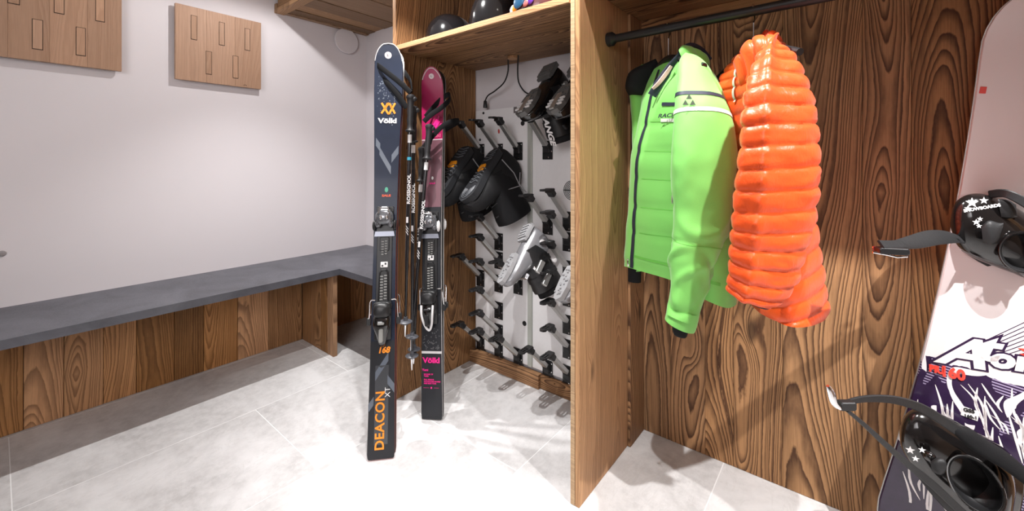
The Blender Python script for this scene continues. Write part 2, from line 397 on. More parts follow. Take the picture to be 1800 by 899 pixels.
# round vent
vt = thing('vent_cover', 'round white vent cover high on the wall under the wooden ceiling shelf', 'vent', (XL, 1.563, 1.978))
mk('cover_disc', G().lathe([(.082, .012), (.088, .016), (.088, .022), (.084, .026), (.04, .028), (.001, .028)], (XL, 1.563, 1.978), (1,0,0), 40), MPLAST, vt, world=True)
mk('neck', G().lathe([(.066, 0.0), (.066, .012)], (XL+.001, 1.563, 1.978), (1,0,0), 32), MBLACK, vt, world=True)
# small grey wall button at left edge
q = on_x(3, 446, XL)
tag(mk('wall_mark', G().lathe([(.012, 0), (.012, .004), (.009, .006), (.001, .006)], q, (1,0,0), 20), plain('wall_stop_grey', (.30,.28,.28), .7)), 'small round grey wall stop at the left edge of the view', 'wall stop')

# ------------------------------------------------------------------ soffit shelf in the corner
s = thing('ceiling_shelf', 'overhead shelf of brown reclaimed boards in the room corner under the ceiling', 'shelf', (-2.2, 1.4, 2.055))
plank('fascia', XL+.03, -1.677, 1.100, 1.135, 2.057, 2.195, 'x', MDARKW, s)
plank('fascia_lip', XL, -1.677, 1.092, 1.150, 2.050, 2.072, 'x', MDARKW, s)
plank('end_block', XL, XL+.03, 1.092, 1.13, 2.072, 2.105, 'z', MDARKW, s)
plank('edge_batten', XL, XL+.035, 1.15, YB-.001, 2.055, 2.09, 'y', MDARKW, s)
e = [XL+.036, -2.66, -2.55, -2.40, -2.30, -2.16, -2.03, -1.92, -1.79, -1.677]
for i in range(len(e)-1): plank('plank', e[i], e[i+1]-.001, 1.15, YB-.001, 2.062+.004*(i % 2), 2.09, 'y', MDARKW, s)

# ------------------------------------------------------------------ boot cabinet (niche) and coat cabinet
Y0, Y1 = 1.185, 1.722
cb = thing('boot_cabinet', 'tall open cabinet of brown wood with helmet shelf around the boot dryer', 'cabinet', (-1.2, 1.5, 0))
plank('side_panel', -1.675, -1.651, Y0, Y1, .001, 2.19, 'z', MW, cb)
plank('edge_strip', -1.675, -1.651, Y0-.004, Y0-.0005, .001, 2.19, 'z', ML, cb)
plank('side_panel', -.704, -.6885, Y0, Y1, .001, 2.19, 'z', MW, cb)
plank('edge_strip', -.704, -.6885, Y0-.004, Y0-.0005, .001, 2.19, 'x', MEDGE, cb, label='sawn end-grain edge')
e = [Y0, 1.30, 1.41, 1.50, 1.62, Y1]
for i in range(5): plank('shelf_board', -1.650, -.705, e[i]+.0004, e[i+1]-.0004, 1.642, 1.663, 'x', MW, cb, c=.001)
plank('shelf_lipping', -1.650, -.705, Y0-.012, Y0-.0005, 1.641, 1.664, 'x', ML, cb)
plank('top_board', -1.650, -.705, Y0, Y1, 2.165, 2.19, 'x', MW, cb)
mk('cable_grommet', G().lathe([(.028, 0), (.028, .012), (.020, .014), (.018, .014)], on_y(902, 110, 1.60).xy.to_3d()+Vector((0,0,1.628)), (0,0,1), 20), ML, cb, world=True)

cc = thing('coat_cabinet', 'wide open wardrobe niche of brown wood with black hanging rail', 'wardrobe', (0, 1.5, 0))
plank('side_panel', -.6875, -.672, Y0, Y1, .001, 2.19, 'z', ML, cc)
plank('edge_strip', -.6875, -.672, Y0-.003, Y0-.0005, .001, 2.19, 'z', ML, cc)
xs = [-.672, -.55, -.42, -.324, -.171, .039, .150, .33, .52, .70, .86, 1.04, 1.2, 1.36]
for i in range(len(xs)-1): plank('back_plank', xs[i]+.0004, xs[i+1]-.0004, 1.70, 1.722, .001, 1.722, 'z', MW, cc, c=.0008)
e = [Y0, 1.29, 1.40, 1.52, 1.60, 1.699]
for i in range(5): plank('top_board', -.671, 1.36, e[i]+.0004, e[i+1]-.0004, 1.702+.001*(i % 2), 1.722, 'x', MW, cc, c=.001)
plank('corner_batten', -.671, 1.36, 1.672, 1.699, 1.660, 1.7015, 'x', MW, cc)
plank('corner_batten', -.671, -.659, 1.56, 1.699, .001, 1.700, 'z', MW, cc)
plank('side_panel', 1.361, 1.385, Y0, Y1, .001, 2.19, 'z', MW, cc)
RY, RZ = 1.39, 1.562
mk('hanging_rail', G().tube([(-.667, RY, RZ), (1.36, RY, RZ)], .0145, 20), MBLACK, cc, world=True, label='matt black hanging rail')
mk('rail_flange', G().lathe([(.025, 0), (.025, .018), (.018, .026), (.0146, .03)], (-.671, RY, RZ), (1,0,0), 24), MBLACK, cc, world=True)

# ------------------------------------------------------------------ boot dryer
PY = 1.700
dr = thing('boot_dryer', 'white wall-mounted boot dryer with slanted aluminium arms and black tips', 'boot dryer', (-1.2, PY, .09))
XJ = on_y(932, 400, PY).x
zt1 = on_y(841, 195, PY).z; xA = on_y(836, 300, PY).x
mk('panel', G().cbox((xA, PY, .083), (XJ-.014, YB-.001, zt1), .002), MWHITEP, dr, world=True, smooth=0)
mk('panel', G().cbox((XJ+.014, PY, .083), (-.706, YB-.001, zt1), .002), MWHITEP, dr, world=True, smooth=0)
mk('joint_profile', G().cbox((XJ-.0135, PY-.008, .083), (XJ+.0135, YB-.001, zt1-.004), .003), MGREYP, dr, world=True, smooth=0)
pA, pB = on_y(903, 187, PY), on_y(926, 197, PY)
mk('rating_plate', G().box((pA.x, PY-.001, pB.z), (pB.x-.004, PY, pA.z-.004)), plain('grey_label', (.16,.14,.14), .4), dr, world=True, smooth=0)
for (u, v, r) in ((919, 217, .0125), (850, 199, .007), (844, 246, .007), (922, 569, .0125)):
    q = on_y(u, v, PY); mk('plug', G().lathe([(r, 0), (r, .002), (r*.8, .003), (.0005, .003)], (q.x, PY, q.z), (0,-1,0), 20), MBLACK, dr, world=True)
q = on_y(877, 231, PY)
g = G(); g.ell((q.x, PY-.001, q.z), (.006,0,.004), (0,.001,0), (-.003,0,.012), 10, 6); mk('warning_mark', g, plain('red_print', (.55,.06,.05), .5), dr, world=True, label='small red printed mark')
# fan grille
q = on_y(1006, 335, PY); g = G()
for r in (.045, .038, .031, .024, .017, .010): g.tube([(q.x+r*math.cos(a), PY-.002, q.z+r*math.sin(a)) for a in [2*math.pi*k/28 for k in range(29)]], .0016, 5)
for a in (0, math.pi/2): g.box((q.x-.046*math.cos(a)-.002, PY-.003, q.z-.046*math.sin(a)-.002), (q.x+.046*math.cos(a)+.002, PY-.001, q.z+.046*math.sin(a)+.002))
mk('fan_grille', g, MBLACK, dr, world=True)
# arm prototype in local coordinates: origin on the panel, +Y out of the panel is -Y world
AD = Vector((0, -.155, .145)); AL = AD.length
def arm_parts(parent):
    d = AD.normalized(); Xa = Vector((1,0,0)); n = Xa.cross(d)
    M = Matrix(((Xa.x, n.x, d.x, 0), (Xa.y, n.y, d.y, 0), (Xa.z, n.z, d.z, 0), (0,0,0,1)))
    a = mk('drying_arm', G().cbox((-.014, -.010, 0.002), (.014, .010, AL), .003, M=M), MALU, parent, smooth=0)
    g = G().cbox((-.030, -.004, -.052), (.030, -.0005, .040), .003)
    g.cbox((-.018, -.018, -.020), (.018, -.001, .020), .004); g.cbox((-.017, -.012, -.01), (.017, .012, .03), .003, M=M)
    br = mk('bracket', g, MBLACK, a, smooth=0)
    g = G()
    for x, z in ((.024, .028), (.024, -.012), (.006, -.042)): g.lathe([(.004, 0), (.004, .002), (.001, .003)], (x, -.004, z), (0,-1,0), 10)
    mk('screw', g, MCHROME, a)
    # black tip: socket plus slotted foot
    e = AD.copy(); g = G(); g.cbox((-.018, -.013, AL-.028), (.018, .013, AL+.006), .004, M=M)
    y1, y0 = e.y+.004, e.y-.062
    for x in (-.0165, -.0035, .0095): g.box((x, y0+.008, e.z+.004), (x+.007, y1-.02, e.z+.011))
    g.cbox((-.0175, y1-.024, e.z-.008), (.0175, y1+.012, e.z+.013), .004)
    pl = [(-.0165, y0+.01), (-.015, y0+.002), (-.008, y0-.006), (.008, y0-.006), (.015, y0+.002), (.0165, y0+.01)]
    g.prism(list(reversed(pl)), e.z+.002, e.z+.010)
    mk('arm_tip', g, MBLACK, a, smooth=0)
    return a
bases = [(845,266),(845,487),(845,601),(877,266),(877,423),(877,456),(877,497),(877,544),(877,583),(877,613),(911,264),(911,500),(912,626),
         (965,262),(966,394),(962,647),(999,387),(998,423),(998,473),(998,520),(1000,569),(1000,612),(1000,658)]
colx = {845: [], 877: [], 911: [], 963: [], 999: []}
arm0 = None; PYF = PY-.0005
for (u, v) in bases:
    key = min(colx, key=lambda k: abs(k-u)); q = on_y(key, v, PY); q.y = PYF
    M = WM[dr.name].inverted() @ Matrix.Translation(q)
    if arm0 is None: arm0 = arm_parts(dr); arm0.matrix_local = M
    else: copy_tree(arm0, dr, M)
# skirting in the niche
k1 = on_y(950, 650, 1.69).x
bb = plank('baseboard_back', -1.650, k1, 1.672, 1.699, .001, .072, 'x', MW, None); bb['kind'] = 'structure'
bb = plank('baseboard_back', k1+.001, -.705, 1.686, 1.699, .001, .072, 'x', MW, None); bb['kind'] = 'structure'
# mains cables
def cable(pts, label):
    t = thing('power_cable', label, 'cable', pts[-1], 'black cables of the boot dryer')
    mk('cord', G().tube(catmull(pts, 40), .0038, 8), MBLACK, t, world=True)
    return t
PT = .0
ta = cable([PZ(893, 1.642, on_y(893,110,1.6).length*0+ (on_y(893,110,1.6)-CAM).dot(FW)), on_y(893, 125, 1.62), on_y(886, 145, 1.64), on_y(870, 160, 1.66), on_y(858, 168, 1.675), on_y(853, 178, 1.68), on_y(853, 190, 1.682)], 'black cable hanging in a left curve from the shelf to the dryer plug')
mk('plug', G().lathe([(.004, .03), (.009, .024), (.011, 0), (.011, -.012)], on_y(853, 186, 1.682), (0,0,1), 14), MBLACK, ta, world=True)
cable([PZ(911, 1.642, (on_y(911,110,1.6)-CAM).dot(FW)), on_y(910, 125, 1.62), on_y(912, 145, 1.65), on_y(921, 160, 1.68), on_y(932, 166, 1.685), on_y(945, 166, 1.69)], 'black cable curving right from the shelf behind the black ski boots')

# ------------------------------------------------------------------ boots
def ssec(c, X, Y, a, b, pw=.8, n=24):
    c, X, Y = Vector(c), Vector(X), Vector(Y); sp = lambda x: math.copysign(abs(x)**pw, x)
    return [c+X*a*sp(math.cos(q))+Y*b*sp(math.sin(q)) for q in [2*math.pi*k/n for k in range(n)]]
def sole_poly(L_, w, off=0):
    pts = [(0, -.035), (-w*.72, -.02), (-w*.8, .04), (-w*.68, .10), (-w*.98, .19), (-w*.9, .235), (-w*.5, L_-.045), (0, L_-.035),
           (w*.5, L_-.045), (w*.95, .235), (w*1.0, .19), (w*.72, .10), (w*.8, .04), (w*.72, -.02)]
    return [(p.x, p.y) for p in catmull([(x, y, 0) for x, y in pts], 40, True)][::-1]
def boot_frame(x, y, z, roll=0, al=.5, toe=(0,-.68,-.73)):
    leg = Vector((0, .73, -.68)); Y = Vector(toe).normalized(); X = Y.cross(leg).normalized()
    M = frame((x, y, z), X, Y)
    return M @ Matrix.Rotation(al, 4, 'Y') @ Matrix.Rotation(roll, 4, 'Z')
def ski_boot(name, label, M, shell, cuffm, solem, group, logo=None, grey=False):
    t = thing(name, label, 'ski boot', M=M, group=group)
    X, Y, Z = Vector((1,0,0)), Vector((0,1,0)), Vector((0,0,1))
    # lower shell: sections from heel to toe
    secs = [(-.033, .030, .055, .030), (-.02, .043, .11, .055), (.02, .047, .125, .063), (.07, .045, .12, .060), (.12, .045, .095, .048), (.17, .049, .072, .038), (.21, .048, .056, .030), (.245, .038, .044, .023), (.262, .022, .03, .016)]
    g = G(); rs = []
    ks = catmull([(a, b_, c_) for a, b_, c_, _ in secs], 26)
    for p in ks: rs.append(ssec((0, p.x, p.z/2+.010), X, Z, p.y, p.z/2, .72))
    g.rings(rs); mk('lower_shell', g, shell, t, smooth=50)
    # cuff leaning forward
    lean = Vector((0, .50, .866)); cn = Vector((0, .866, -.50)); rs = []
    for h, a, b_ in ((.055, .046, .066), (.09, .051, .07), (.14, .053, .068), (.19, .056, .068), (.235, .060, .072), (.25, .058, .070), (.25, .048, .060), (.20, .044, .055)):
        rs.append(ssec(Vector((0, .030, 0))+lean*h, X, cn, a, b_, .85))
    mk('cuff', G().rings(rs), cuffm, t, smooth=50)
    # sole plates
    g = G(); g.prism([(-.036, -.036), (.036, -.036), (.036, .035), (-.036, .035)][::1], -.008, .012)
    g.prism([(-.04, -.03), (-.03, -.042), (.03, -.042), (.04, -.03), (.034, .05), (-.034, .05)], -.002, .010)
    for i in range(4): g.box((-.03, -.03+.016*i, -.012), (.03, -.022+.016*i, -.007))
    mk('heel_plate', g, solem, t, smooth=0)
    g = G(); tp = [(-.02, .12), (.02, .12), (.036, .17), (.038, .22), (.026, .262), (0, .272), (-.026, .262), (-.038, .22), (-.036, .17)]
    g.prism(tp, -.006, .012)
    random.seed(3)
    for i in range(26):
        x, y = random.uniform(-.028, .028), random.uniform(.135, .255)
        g.box((x-.004, y-.0025, -.0105), (x+.005, y+.002, -.005))
    mk('toe_plate', g, solem, t, smooth=0)
    # buckles across the outside (+X and top)
    for (y, z, wd) in ((.19, .082, .044), (.135, .10, .044)):
        g = G(); g.cbox((-wd, y-.009, z-.006), (wd*.9, y+.009, z+.004), .003); g.cbox((wd*.5, y-.012, z-.01), (wd*1.12, y+.012, z+.006), .003)
        mk('buckle', g, MBLACK if not grey else MCHROME, t, smooth=0)
    for h in (.13, .19):
        c = Vector((0, .030, 0))+lean*h
        mk('buckle_strap', G().rings([ssec(c+lean*-.010, X, cn, .0575, .0725, .85), ssec(c+lean*.010, X, cn, .0585, .0735, .85)], cap=False), MBLACK, t)
        g = G(); g.cbox((.05, c.y+.0, c.z-.012), (.066, c.y+.06, c.z+.012), .003); mk('buckle', g, MALU if grey else MBLACK, t, smooth=0)
    for s_ in (-1, 1):
        for (yy, zz) in ((.018, .075), (.055, .165)):
            mk('pivot_bolt', G().lathe([(.012, 0), (.012, .008), (.007, .011), (.0005, .011)], (s_*.047, yy, zz), (s_, 0, 0), 18), MWHITE if grey else MALU, t, label='round pale cuff bolt')
    if logo:
        text('lettering', logo, .036, MWHITE, t, frame((.004, .206, .138), (0, .5, .866), (1, 0, 0)), off=.0014, shear=.3, sx=1.15)
        mk('toe_strip', G().cbox((-.011, .175, -.0125), (.011, .262, -.006), .002), MALU, t, smooth=0, label='shiny strip on the toe plate')
        for k_ in range(3):
            for x_ in (-.036, .014): mk('toe_stripe', G().box((x_, .236-.016*k_, -.0112), (x_+.022, .242-.016*k_, -.0056)), MWHITE, t, smooth=0)
    g = G(); g.ribbon([Vector((0, .030, 0))+lean*.262+cn*.060*math.sin(a)+X*.052*math.cos(a) for a in [2*math.pi*k/20 for k in range(21)]], .03, .004, tuple(lean))
    mk('power_strap', g, MBFAB, t)
    return t
LOGO = 'LANGE'
ski_boot('ski_boot', 'black ski boot with white lettering hanging sole outward at the top of the dryer', boot_frame(-1.045, 1.555, 1.53, 0, .20) @ Matrix.Scale(1.1, 4), MGLOSS, MBLACK, MSOLEB, 'black ski boots on the upper dryer arms', LOGO)
ski_boot('ski_boot', 'black ski boot half hidden by the cabinet divider at the top of the dryer', boot_frame(-.89, 1.555, 1.53, 0, .20) @ Matrix.Scale(1.1, 4), MGLOSS, MBLACK, MSOLEB, 'black ski boots on the upper dryer arms', LOGO)
ski_boot('ski_boot', 'silver-grey ski boot with black cuff and pale sole plates in the middle of the dryer', boot_frame(-1.15, 1.53, .80), MGREY, MBLACK, MSOLEG, 'silver-grey ski boots on the dryer', None, True)
ski_boot('ski_boot', 'silver-grey ski boot mostly hidden behind the cabinet divider', boot_frame(-.86, 1.53, .79), MGREY, MBLACK, MSOLEG, 'silver-grey ski boots on the dryer', None, True)

def snow_boot(M, label):
    t = thing('snowboard_boot', label, 'snowboard boot', M=M, group='black snowboard boots on the dryer')
    X, Z = Vector((1,0,0)), Vector((0,0,1))
    rs = []
    for p in catmull([(-.05, .035, .08), (-.035, .05, .13), (.01, .056, .16), (.06, .055, .15), (.11, .053, .125), (.16, .056, .105), (.21, .055, .09), (.25, .045, .07), (.272, .026, .045)], 26):
        rs.append(ssec((0, p.x, p.z/2+.008), X, Z, p.y, p.z/2, .75))
    g = G().rings(rs); mk('foot_upper', g, MBLEA, t, smooth=60)
    lean = Vector((0, .45, .893)); cn = Vector((0, .893, -.45)); rs = []
    for i, (h, a, b_) in enumerate(((.05, .052, .075), (.10, .057, .082), (.15, .057, .078), (.20, .060, .082), (.25, .063, .088), (.275, .062, .086), (.28, .05, .07), (.22, .045, .06))):
        rs.append(ssec(Vector((0, .035, 0))+lean*h, X, cn, a, b_, .85))
    mk('shaft', G().rings(rs), MBFAB, t, smooth=60)
    sp = sole_poly(.30, .056)
    mk('sole', G().prism(sp, -.012, .016), MSOLE, t, smooth=30)
    g = G()
    for i in range(5):  # toe arcs
        r = .012+.008*i; g.tube([(r*math.cos(a)*.9, .205+r*math.sin(a), -.0135) for a in [math.pi*(-.1+1.2*k/14) for k in range(15)]], .0022, 5)
    for i in range(5): g.tube([(-.035, .085+.018*i, -.0135), (-.012, .095+.018*i, -.0145), (.012, .085+.018*i, -.0145), (.036, .097+.018*i, -.0145)], .0034, 5)
    for i in range(4): g.tube([(-.03, -.02+.017*i, -.0135), (0, -.012+.017*i, -.0135), (.03, -.02+.017*i, -.0135)], .0026, 5)
    mk('tread', g, plain('tread_grey', (.10,.105,.115), .45), t)
    mk('sole_insert', G().prism([(-.028, .062), (.010, .062), (.018, .075), (.010, .100), (-.022, .100), (-.03, .09)], -.0165, -.010), MORANGE, t, smooth=0, label='orange sole insert')
    g = G()
    for y in (.09, .13, .17, .205): 
        zt = {.09:.155, .13:.128, .17:.113, .205:.102}[y]
        g.tube([(-.03, y, zt-.012), (0, y+.012, zt+.001), (.03, y, zt-.012)], .003, 6)
    for h in (.12, .17, .22):
        c = Vector((0, .035, 0))+lean*h; g.tube([c+X*-.03+cn*.068, c+cn*.089+lean*.01, c+X*.03+cn*.068], .003, 6)
    mk('laces', g, MRUB, t)
    g = G(); 
    for s_ in (-1, 1): g.tube([(s_*.0575, .02, .02), (s_*.062, .03, .10), (s_*.0635, .055, .15), (s_*.064, .06, .2)], .0025, 6); g.tube([(s_*.053, .0, .13), (s_*.062, .06, .155), (s_*.052, .12, .11)], .0025, 6)
    mk('piping', g, plain('grey_piping', (.25,.25,.26), .5), t)
    c = Vector((0, -.03, 0))+lean*.27
    mk('heel_loop', G().tube([c+Vector((-.012, 0, 0)), c+Vector((-.014, -.03, .02)), c+Vector((0, -.04, .04)), c+Vector((.014, -.03, .02)), c+Vector((.012, 0, 0))], .004, 6), MBFAB, t)
    return t
sb = snow_boot(boot_frame(-1.37, 1.555, 1.15, 0, .30) @ Matrix.Scale(1.12, 4), 'black snowboard boot with sole and orange insert facing out, right one of the pair')
c = copy_tree(sb, None, boot_frame(-1.535, 1.515, 1.165, 0, .08) @ Matrix.Scale(1.12, 4)); c['label'] = 'black snowboard boot beside the wood side panel, left one of the pair'

# ------------------------------------------------------------------ skis
MSKI1 = plain('ski_blue_black', (.015,.021,.040), .40, spec=.22, coat=.06, var=.4, vscale=9)
MSKID = plain('ski_charcoal', (.022,.023,.027), .42, spec=.25, coat=.06, var=.15)
MSKIG = plain('ski_slate_stripe', (.12,.14,.175), .3, coat=.3)
MSKIB = plain('ski_blue_stripe', (.07,.09,.14), .3, coat=.3)
MSKIORG = plain('ski_orange_print', (.95,.30,.02), .4)
MSIDE = plain('ski_red_sidewall', (.65,.10,.05), .4)
MBASE = plain('ski_base', (.02,.02,.02), .35)
MMAG = plain('ski_magenta', (.36,.012,.085), .25, coat=.4, var=.25, vscale=5)
MPINK = plain('ski_hot_pink', (.85,.02,.26), .3, coat=.3)
MMAUVE = plain('ski_mauve', (.17,.075,.095), .28, coat=.4)
MTIPW = plain('tip_white', (.62,.60,.60), .35)
MPLATE = plain('binding_silver', (.30,.32,.38), .4, .6)
MGRIPG = plain('grip_grey_hatch', (.25,.25,.24), .5)
def ski(label, M, Ls, wt, ww, ws, zones, side, group, white=False, detail=True, wedge=True):
    t = thing('ski', label, 'ski', M=M, group=group)
    st = sorted(set([0, .004, .02, .05]+[Ls*k/40 for k in range(1, 38)]+[z[0] for z in zones]+[Ls-.10, Ls-.08, Ls-.06, Ls-.045, Ls-.03, Ls-.018, Ls-.008, Ls-.002, Ls-.0003]))
    def hw(y):
        q = y/Ls
        w_ = (wt*(1-min(q/.45, 1))**1.6+ww*(1-(1-min(q/.45, 1))**1.6)) if q < .45 else ww+(ws-ww)*min((q-.45)/.42, 1)**1.5
        if y > Ls-.11: w_ *= math.sqrt(max(0, 1-((y-(Ls-.11))/.11)**2.4))
        if y < .03 : w_ *= .9+.1*math.sqrt(max(0, 1-((.03-y)/.03)**2))
        return max(w_, .002)/2
    def bz(y): # base height: camber plus raised tip
        q = y/Ls; return .0035*math.sin(math.pi*min(1, q))+(.034*((y-(Ls-.19))/.19)**2 if y > Ls-.19 else 0)+.001
    def th(y): q = y/Ls; return .006+.011*math.sin(math.pi*min(1, q))**.8
    g = G(); top = []; n = len(st)
    mats = [MBASE, side]+[z[1] for z in zones]
    vs = []; 
    for y in st:
        h, b0, tt = hw(y), bz(y), th(y); vs += [(-h, y, b0), (h, y, b0), (h, y, b0+tt*.75), (h*.965, y, b0+tt), (-h*.965, y, b0+tt), (-h, y, b0+tt*.75)]
    g.v = [Vector(p) for p in vs]
    for k in range(n-1):
        ym = (st[k]+st[k+1])/2; zi = max(i for i, z in enumerate(zones) if z[0] <= ym)+2
        for i, mi in enumerate((0, 1, zi, zi, zi, 1)):
            j = (i+1) % 6; g.f.append((k*6+i, k*6+6+i, k*6+6+j, k*6+j)[::-1]); g.m.append(mi)
    g.f += [(5,4,3,2,1,0)[::-1], tuple((n-1)*6+i for i in range(6))[::-1]]; g.m += [1, 1]
    mk('ski_body', g, mats, t, smooth=30)
    t['hw'] = 0.0; del t['hw']
    return t, hw, bz, th
def topz(bz, th, y): return bz(y)+th(y)
def binding(t, z0, toe, heel, white=False, rear=False):
    'toe and heel = positions along the ski'
    z = z0
    # toe piece
    g = G(); g.cbox((-.034, toe-.06, z), (.034, toe+.05, z+.008), .003); g.cbox((-.030, toe-.02, z+.006), (.030, toe+.035, z+.026), .007)
    mk('toe_base', g, MBLACK, t, smooth=0)
    g = G(); g.ell((0, toe+.004, z+.032), (.036,0,0), (0,.030,0), (0,0,.022), 20, 10, pw=.8); g.ell((-.024, toe-.022, z+.030), (.013,0,0), (0,.016,0), (0,0,.013), 12, 8); g.ell((.024, toe-.022, z+.030), (.013,0,0), (0,.016,0), (0,0,.013), 12, 8)
    mk('toe_housing', g, MTOE, t, smooth=50)
    g = G(); g.cbox((-.014, toe+.022, z+.022), (.014, toe+.048, z+.038), .004); g.tube([(-.022, toe+.018, z+.05), (-.016, toe+.04, z+.046), (.016, toe+.04, z+.046), (.022, toe+.018, z+.05)], .0035, 8)
    g.ell((-.012, toe+.002, z+.053), (.006,0,0), (0,.009,0), (0,0,.004), 10, 6); g.ell((.012, toe+.002, z+.053), (.006,0,0), (0,.009,0), (0,0,.004), 10, 6)
    mk('toe_bridge', g, MCHROME, t, smooth=40)
    if white:
        for s_ in (-1, 1): mk('toe_wing', G().ell((s_*.040, toe-.018, z+.020), (.009,0,0), (0,.026,0), (0,0,.014), 12, 8), MWHITE, t, smooth=60, label='white toe wing')
    else:
        for s_ in (-1, 1): mk('toe_wing', G().ell((s_*.040, toe-.028, z+.020), (.008,0,0), (0,.022,0), (0,0,.012), 12, 8), MBLACK, t, smooth=60)
    g = G(); g.prism([(-.036, toe-.052), (-.040, toe-.072), (.040, toe-.072), (.036, toe-.052)][::-1], z+.006, z+.016)
    mk('friction_plate', g, MPLATE, t, smooth=0, label='pale metal plate under the toe piece')
    # track with hatched pads
    g = G(); g.cbox((-.030, heel+.03, z-.001), (.030, toe-.055, z+.007), .003); g.cbox((-.018, toe-.13, z+.005), (.018, toe-.075, z+.013), .003)
    mk('binding_track', g, MBLACK, t, smooth=0)
    g = G()
    for i in range(9):
        y = heel+.075+i*.011; g.box((-.013, y, z+.012), (-.002, y+.005, z+.0165)); g.box((.002, y+.003, z+.012), (.013, y+.008, z+.0165))
    for i in range(6):
        y = toe-.145+i*.010; g.box((-.011, y, z+.012), (-.002, y+.004, z+.0155)); g.box((.002, y+.002, z+.012), (.011, y+.006, z+.0155))
    mk('tread_pad', g, MGRIPG, t, smooth=0, kind='stuff')
    g = G(); g.box((-.018, heel+.070, z+.007), (.018, heel+.185, z+.012)); g.tube([(-.019, heel+.07, z+.014), (-.015, heel+.18, z+.014), (-.008, heel+.19, z+.016), (.008, heel+.19, z+.016), (.015, heel+.18, z+.014), (.019, heel+.07, z+.014)], .003, 6)
    mk('brake_pedal', g, MBLACK, t, smooth=0)
    mk('size_plate', G().cbox((-.014, heel+.200, z+.007), (.014, heel+.222, z+.010), .002), MWHITE, t, smooth=0, label='white scale plate')
    mk('size_mark', G().box((-.010, heel+.203, z+.010), (-.003, heel+.210, z+.0106)).box((.002, heel+.210, z+.010), (.009, heel+.218, z+.0106)), MBLACK, t, smooth=0)
    # heel piece
    g = G(); g.cbox((-.032, heel-.075, z), (.032, heel+.04, z+.012), .004)
    g.ell((0, heel+.040, z+.036), (.033,0,0), (0,.030,0), (0,0,.030), 20, 10, pw=.7); g.ell((0, heel+.056, z+.028), (.036,0,0), (0,.016,0), (0,0,.020), 16, 8, pw=.6)
    mk('heel_cup', g, MBLACK, t, smooth=50)
    g = G(); rs = []
    for (y, a, b_, h) in ((.022, .030, .020, .034), (.008, .034, .024, .042), (-.02, .032, .024, .044), (-.05, .022, .020, .036), (-.085, .014, .012, .024), (-.10, .008, .006, .016)):
        rs.append(ssec((0, heel+y, z+h-.008), (1,0,0), (0,0,1), a, b_, .8))
    g.rings(rs); mk('heel_housing', g, MGLOSS, t, smooth=50)
    if white:
        g = G(); zz = z+.060
        g.tube(catmull([(-.026, heel+.012, zz-.006), (-.024, heel-.03, zz-.004), (-.015, heel-.075, zz-.022), (0, heel-.098, zz-.034), (.015, heel-.075, zz-.022), (.024, heel-.03, zz-.004), (.026, heel+.012, zz-.006)], 24), .005, 8)
        mk('heel_lever', g, MWHITE, t, label='white heel lever frame')
    g = G(); g.cbox((-.008, heel-.075, z+.040), (.008, heel-.025, z+.062), .004); g.cbox((-.012, heel-.01, z+.058), (.012, heel-.002, z+.068), .002)
    mk('release_window', g, MGRIPG if not white else MBLACK, t, smooth=0)
    # brake arms
    for s_ in (-1, 1):
        g = G().tube(catmull([(s_*.030, heel+.075, z+.010), (s_*.050, heel+.072, z+.006), (s_*.053, heel+.03, z-.002), (s_*.056, heel-.002, z-.010)], 12), .0028, 8)
        br = mk('brake_arm', g, MCHROME, t)
        mk('brake_tip', G().cbox((s_*.056-.009, heel-.022, z-.020), (s_*.056+.009, heel+.006, z-.004), .004), MBLACK, br, smooth=0)
MTOE = plain('toe_housing_grey', (.16,.165,.18), .2, .4, coat=.4, var=.9, vscale=90)

def decal(name, t, pts, y_of, mat, bz, th, lift=.0006, label=None):
    'flat print on the ski top: polygon in ski x,y'
    ys = [p[1] for p in pts]; zc = max(topz(bz, th, y) for y in (min(ys), max(ys), sum(ys)/len(ys)))
    g = G(); n = len(pts); vs = [(x, y, topz(bz, th, y)+lift) for x, y in pts]+[(x, y, topz(bz, th, y)-.001) for x, y in pts]
    g.add(vs, [tuple(range(n)), tuple(reversed(range(n, 2*n)))]+[(i, n+i, n+(i+1) % n, (i+1) % n) for i in range(n)])
    return mk(name, g, mat, t, smooth=0, label=label)

# pair one: dark blue
B1, T1 = Vector((-1.365, .911, 0.004)), Vector((-1.611, 1.12, 1.640))
W1 = RT+FW*.16
M1 = frame(B1, W1, T1-B1); L1 = (T1-B1).length
z1 = [(0, MSKID), (.42, MSKI1)]
t1, hw, bz, th = ski('dark blue ski with orange lettering, front one of the left pair leaning on the cabinet', M1, L1, .102, .090, .122, z1, MSIDE, 'dark blue skis of the left pair')
def slope(b_, h_, y): return math.atan((topz(b_, h_, y+.05)-topz(b_, h_, y-.05))/.1) if y < 1.4 else 0
ftm = lambda y, x=0, rot=0, lift=.0008, bz=bz, th=th: Matrix.Translation((x, y, topz(bz, th, y)+lift)) @ Matrix.Rotation(slope(bz, th, y), 4, 'X') @ Matrix.Rotation(rot, 4, 'Z')
binding(t1, topz(bz, th, .6)-.001, .895, .50)
D = lambda nm, pts, m: decal(nm, t1, pts, 0, m, bz, th)
D('stripe', [(-.043, .225), (-.043, .255), (.018, .345), (.018, .31)][::-1], MSKIG) if False else None
def quad(x0, y0, x1, y1, w): return [(x0, y0), (x1, y1), (x1, y1+w), (x0, y0+w)]
for q_, m_ in ((quad(-.049, .165, -.030, .19, .03), MSKIG), (quad(-.026, .275, .022, .345, .032), MSKIG), (quad(.020, .262, .046, .228, .032), MSKIG),
               (quad(-.046, 1.205, -.028, 1.18, .035), MSKIG), (quad(-.030, 1.165, .018, 1.08, .035), MSKIG), (quad(.020, 1.13, .048, 1.17, .035), MSKIG)):
    D('stripe', q_, m_)
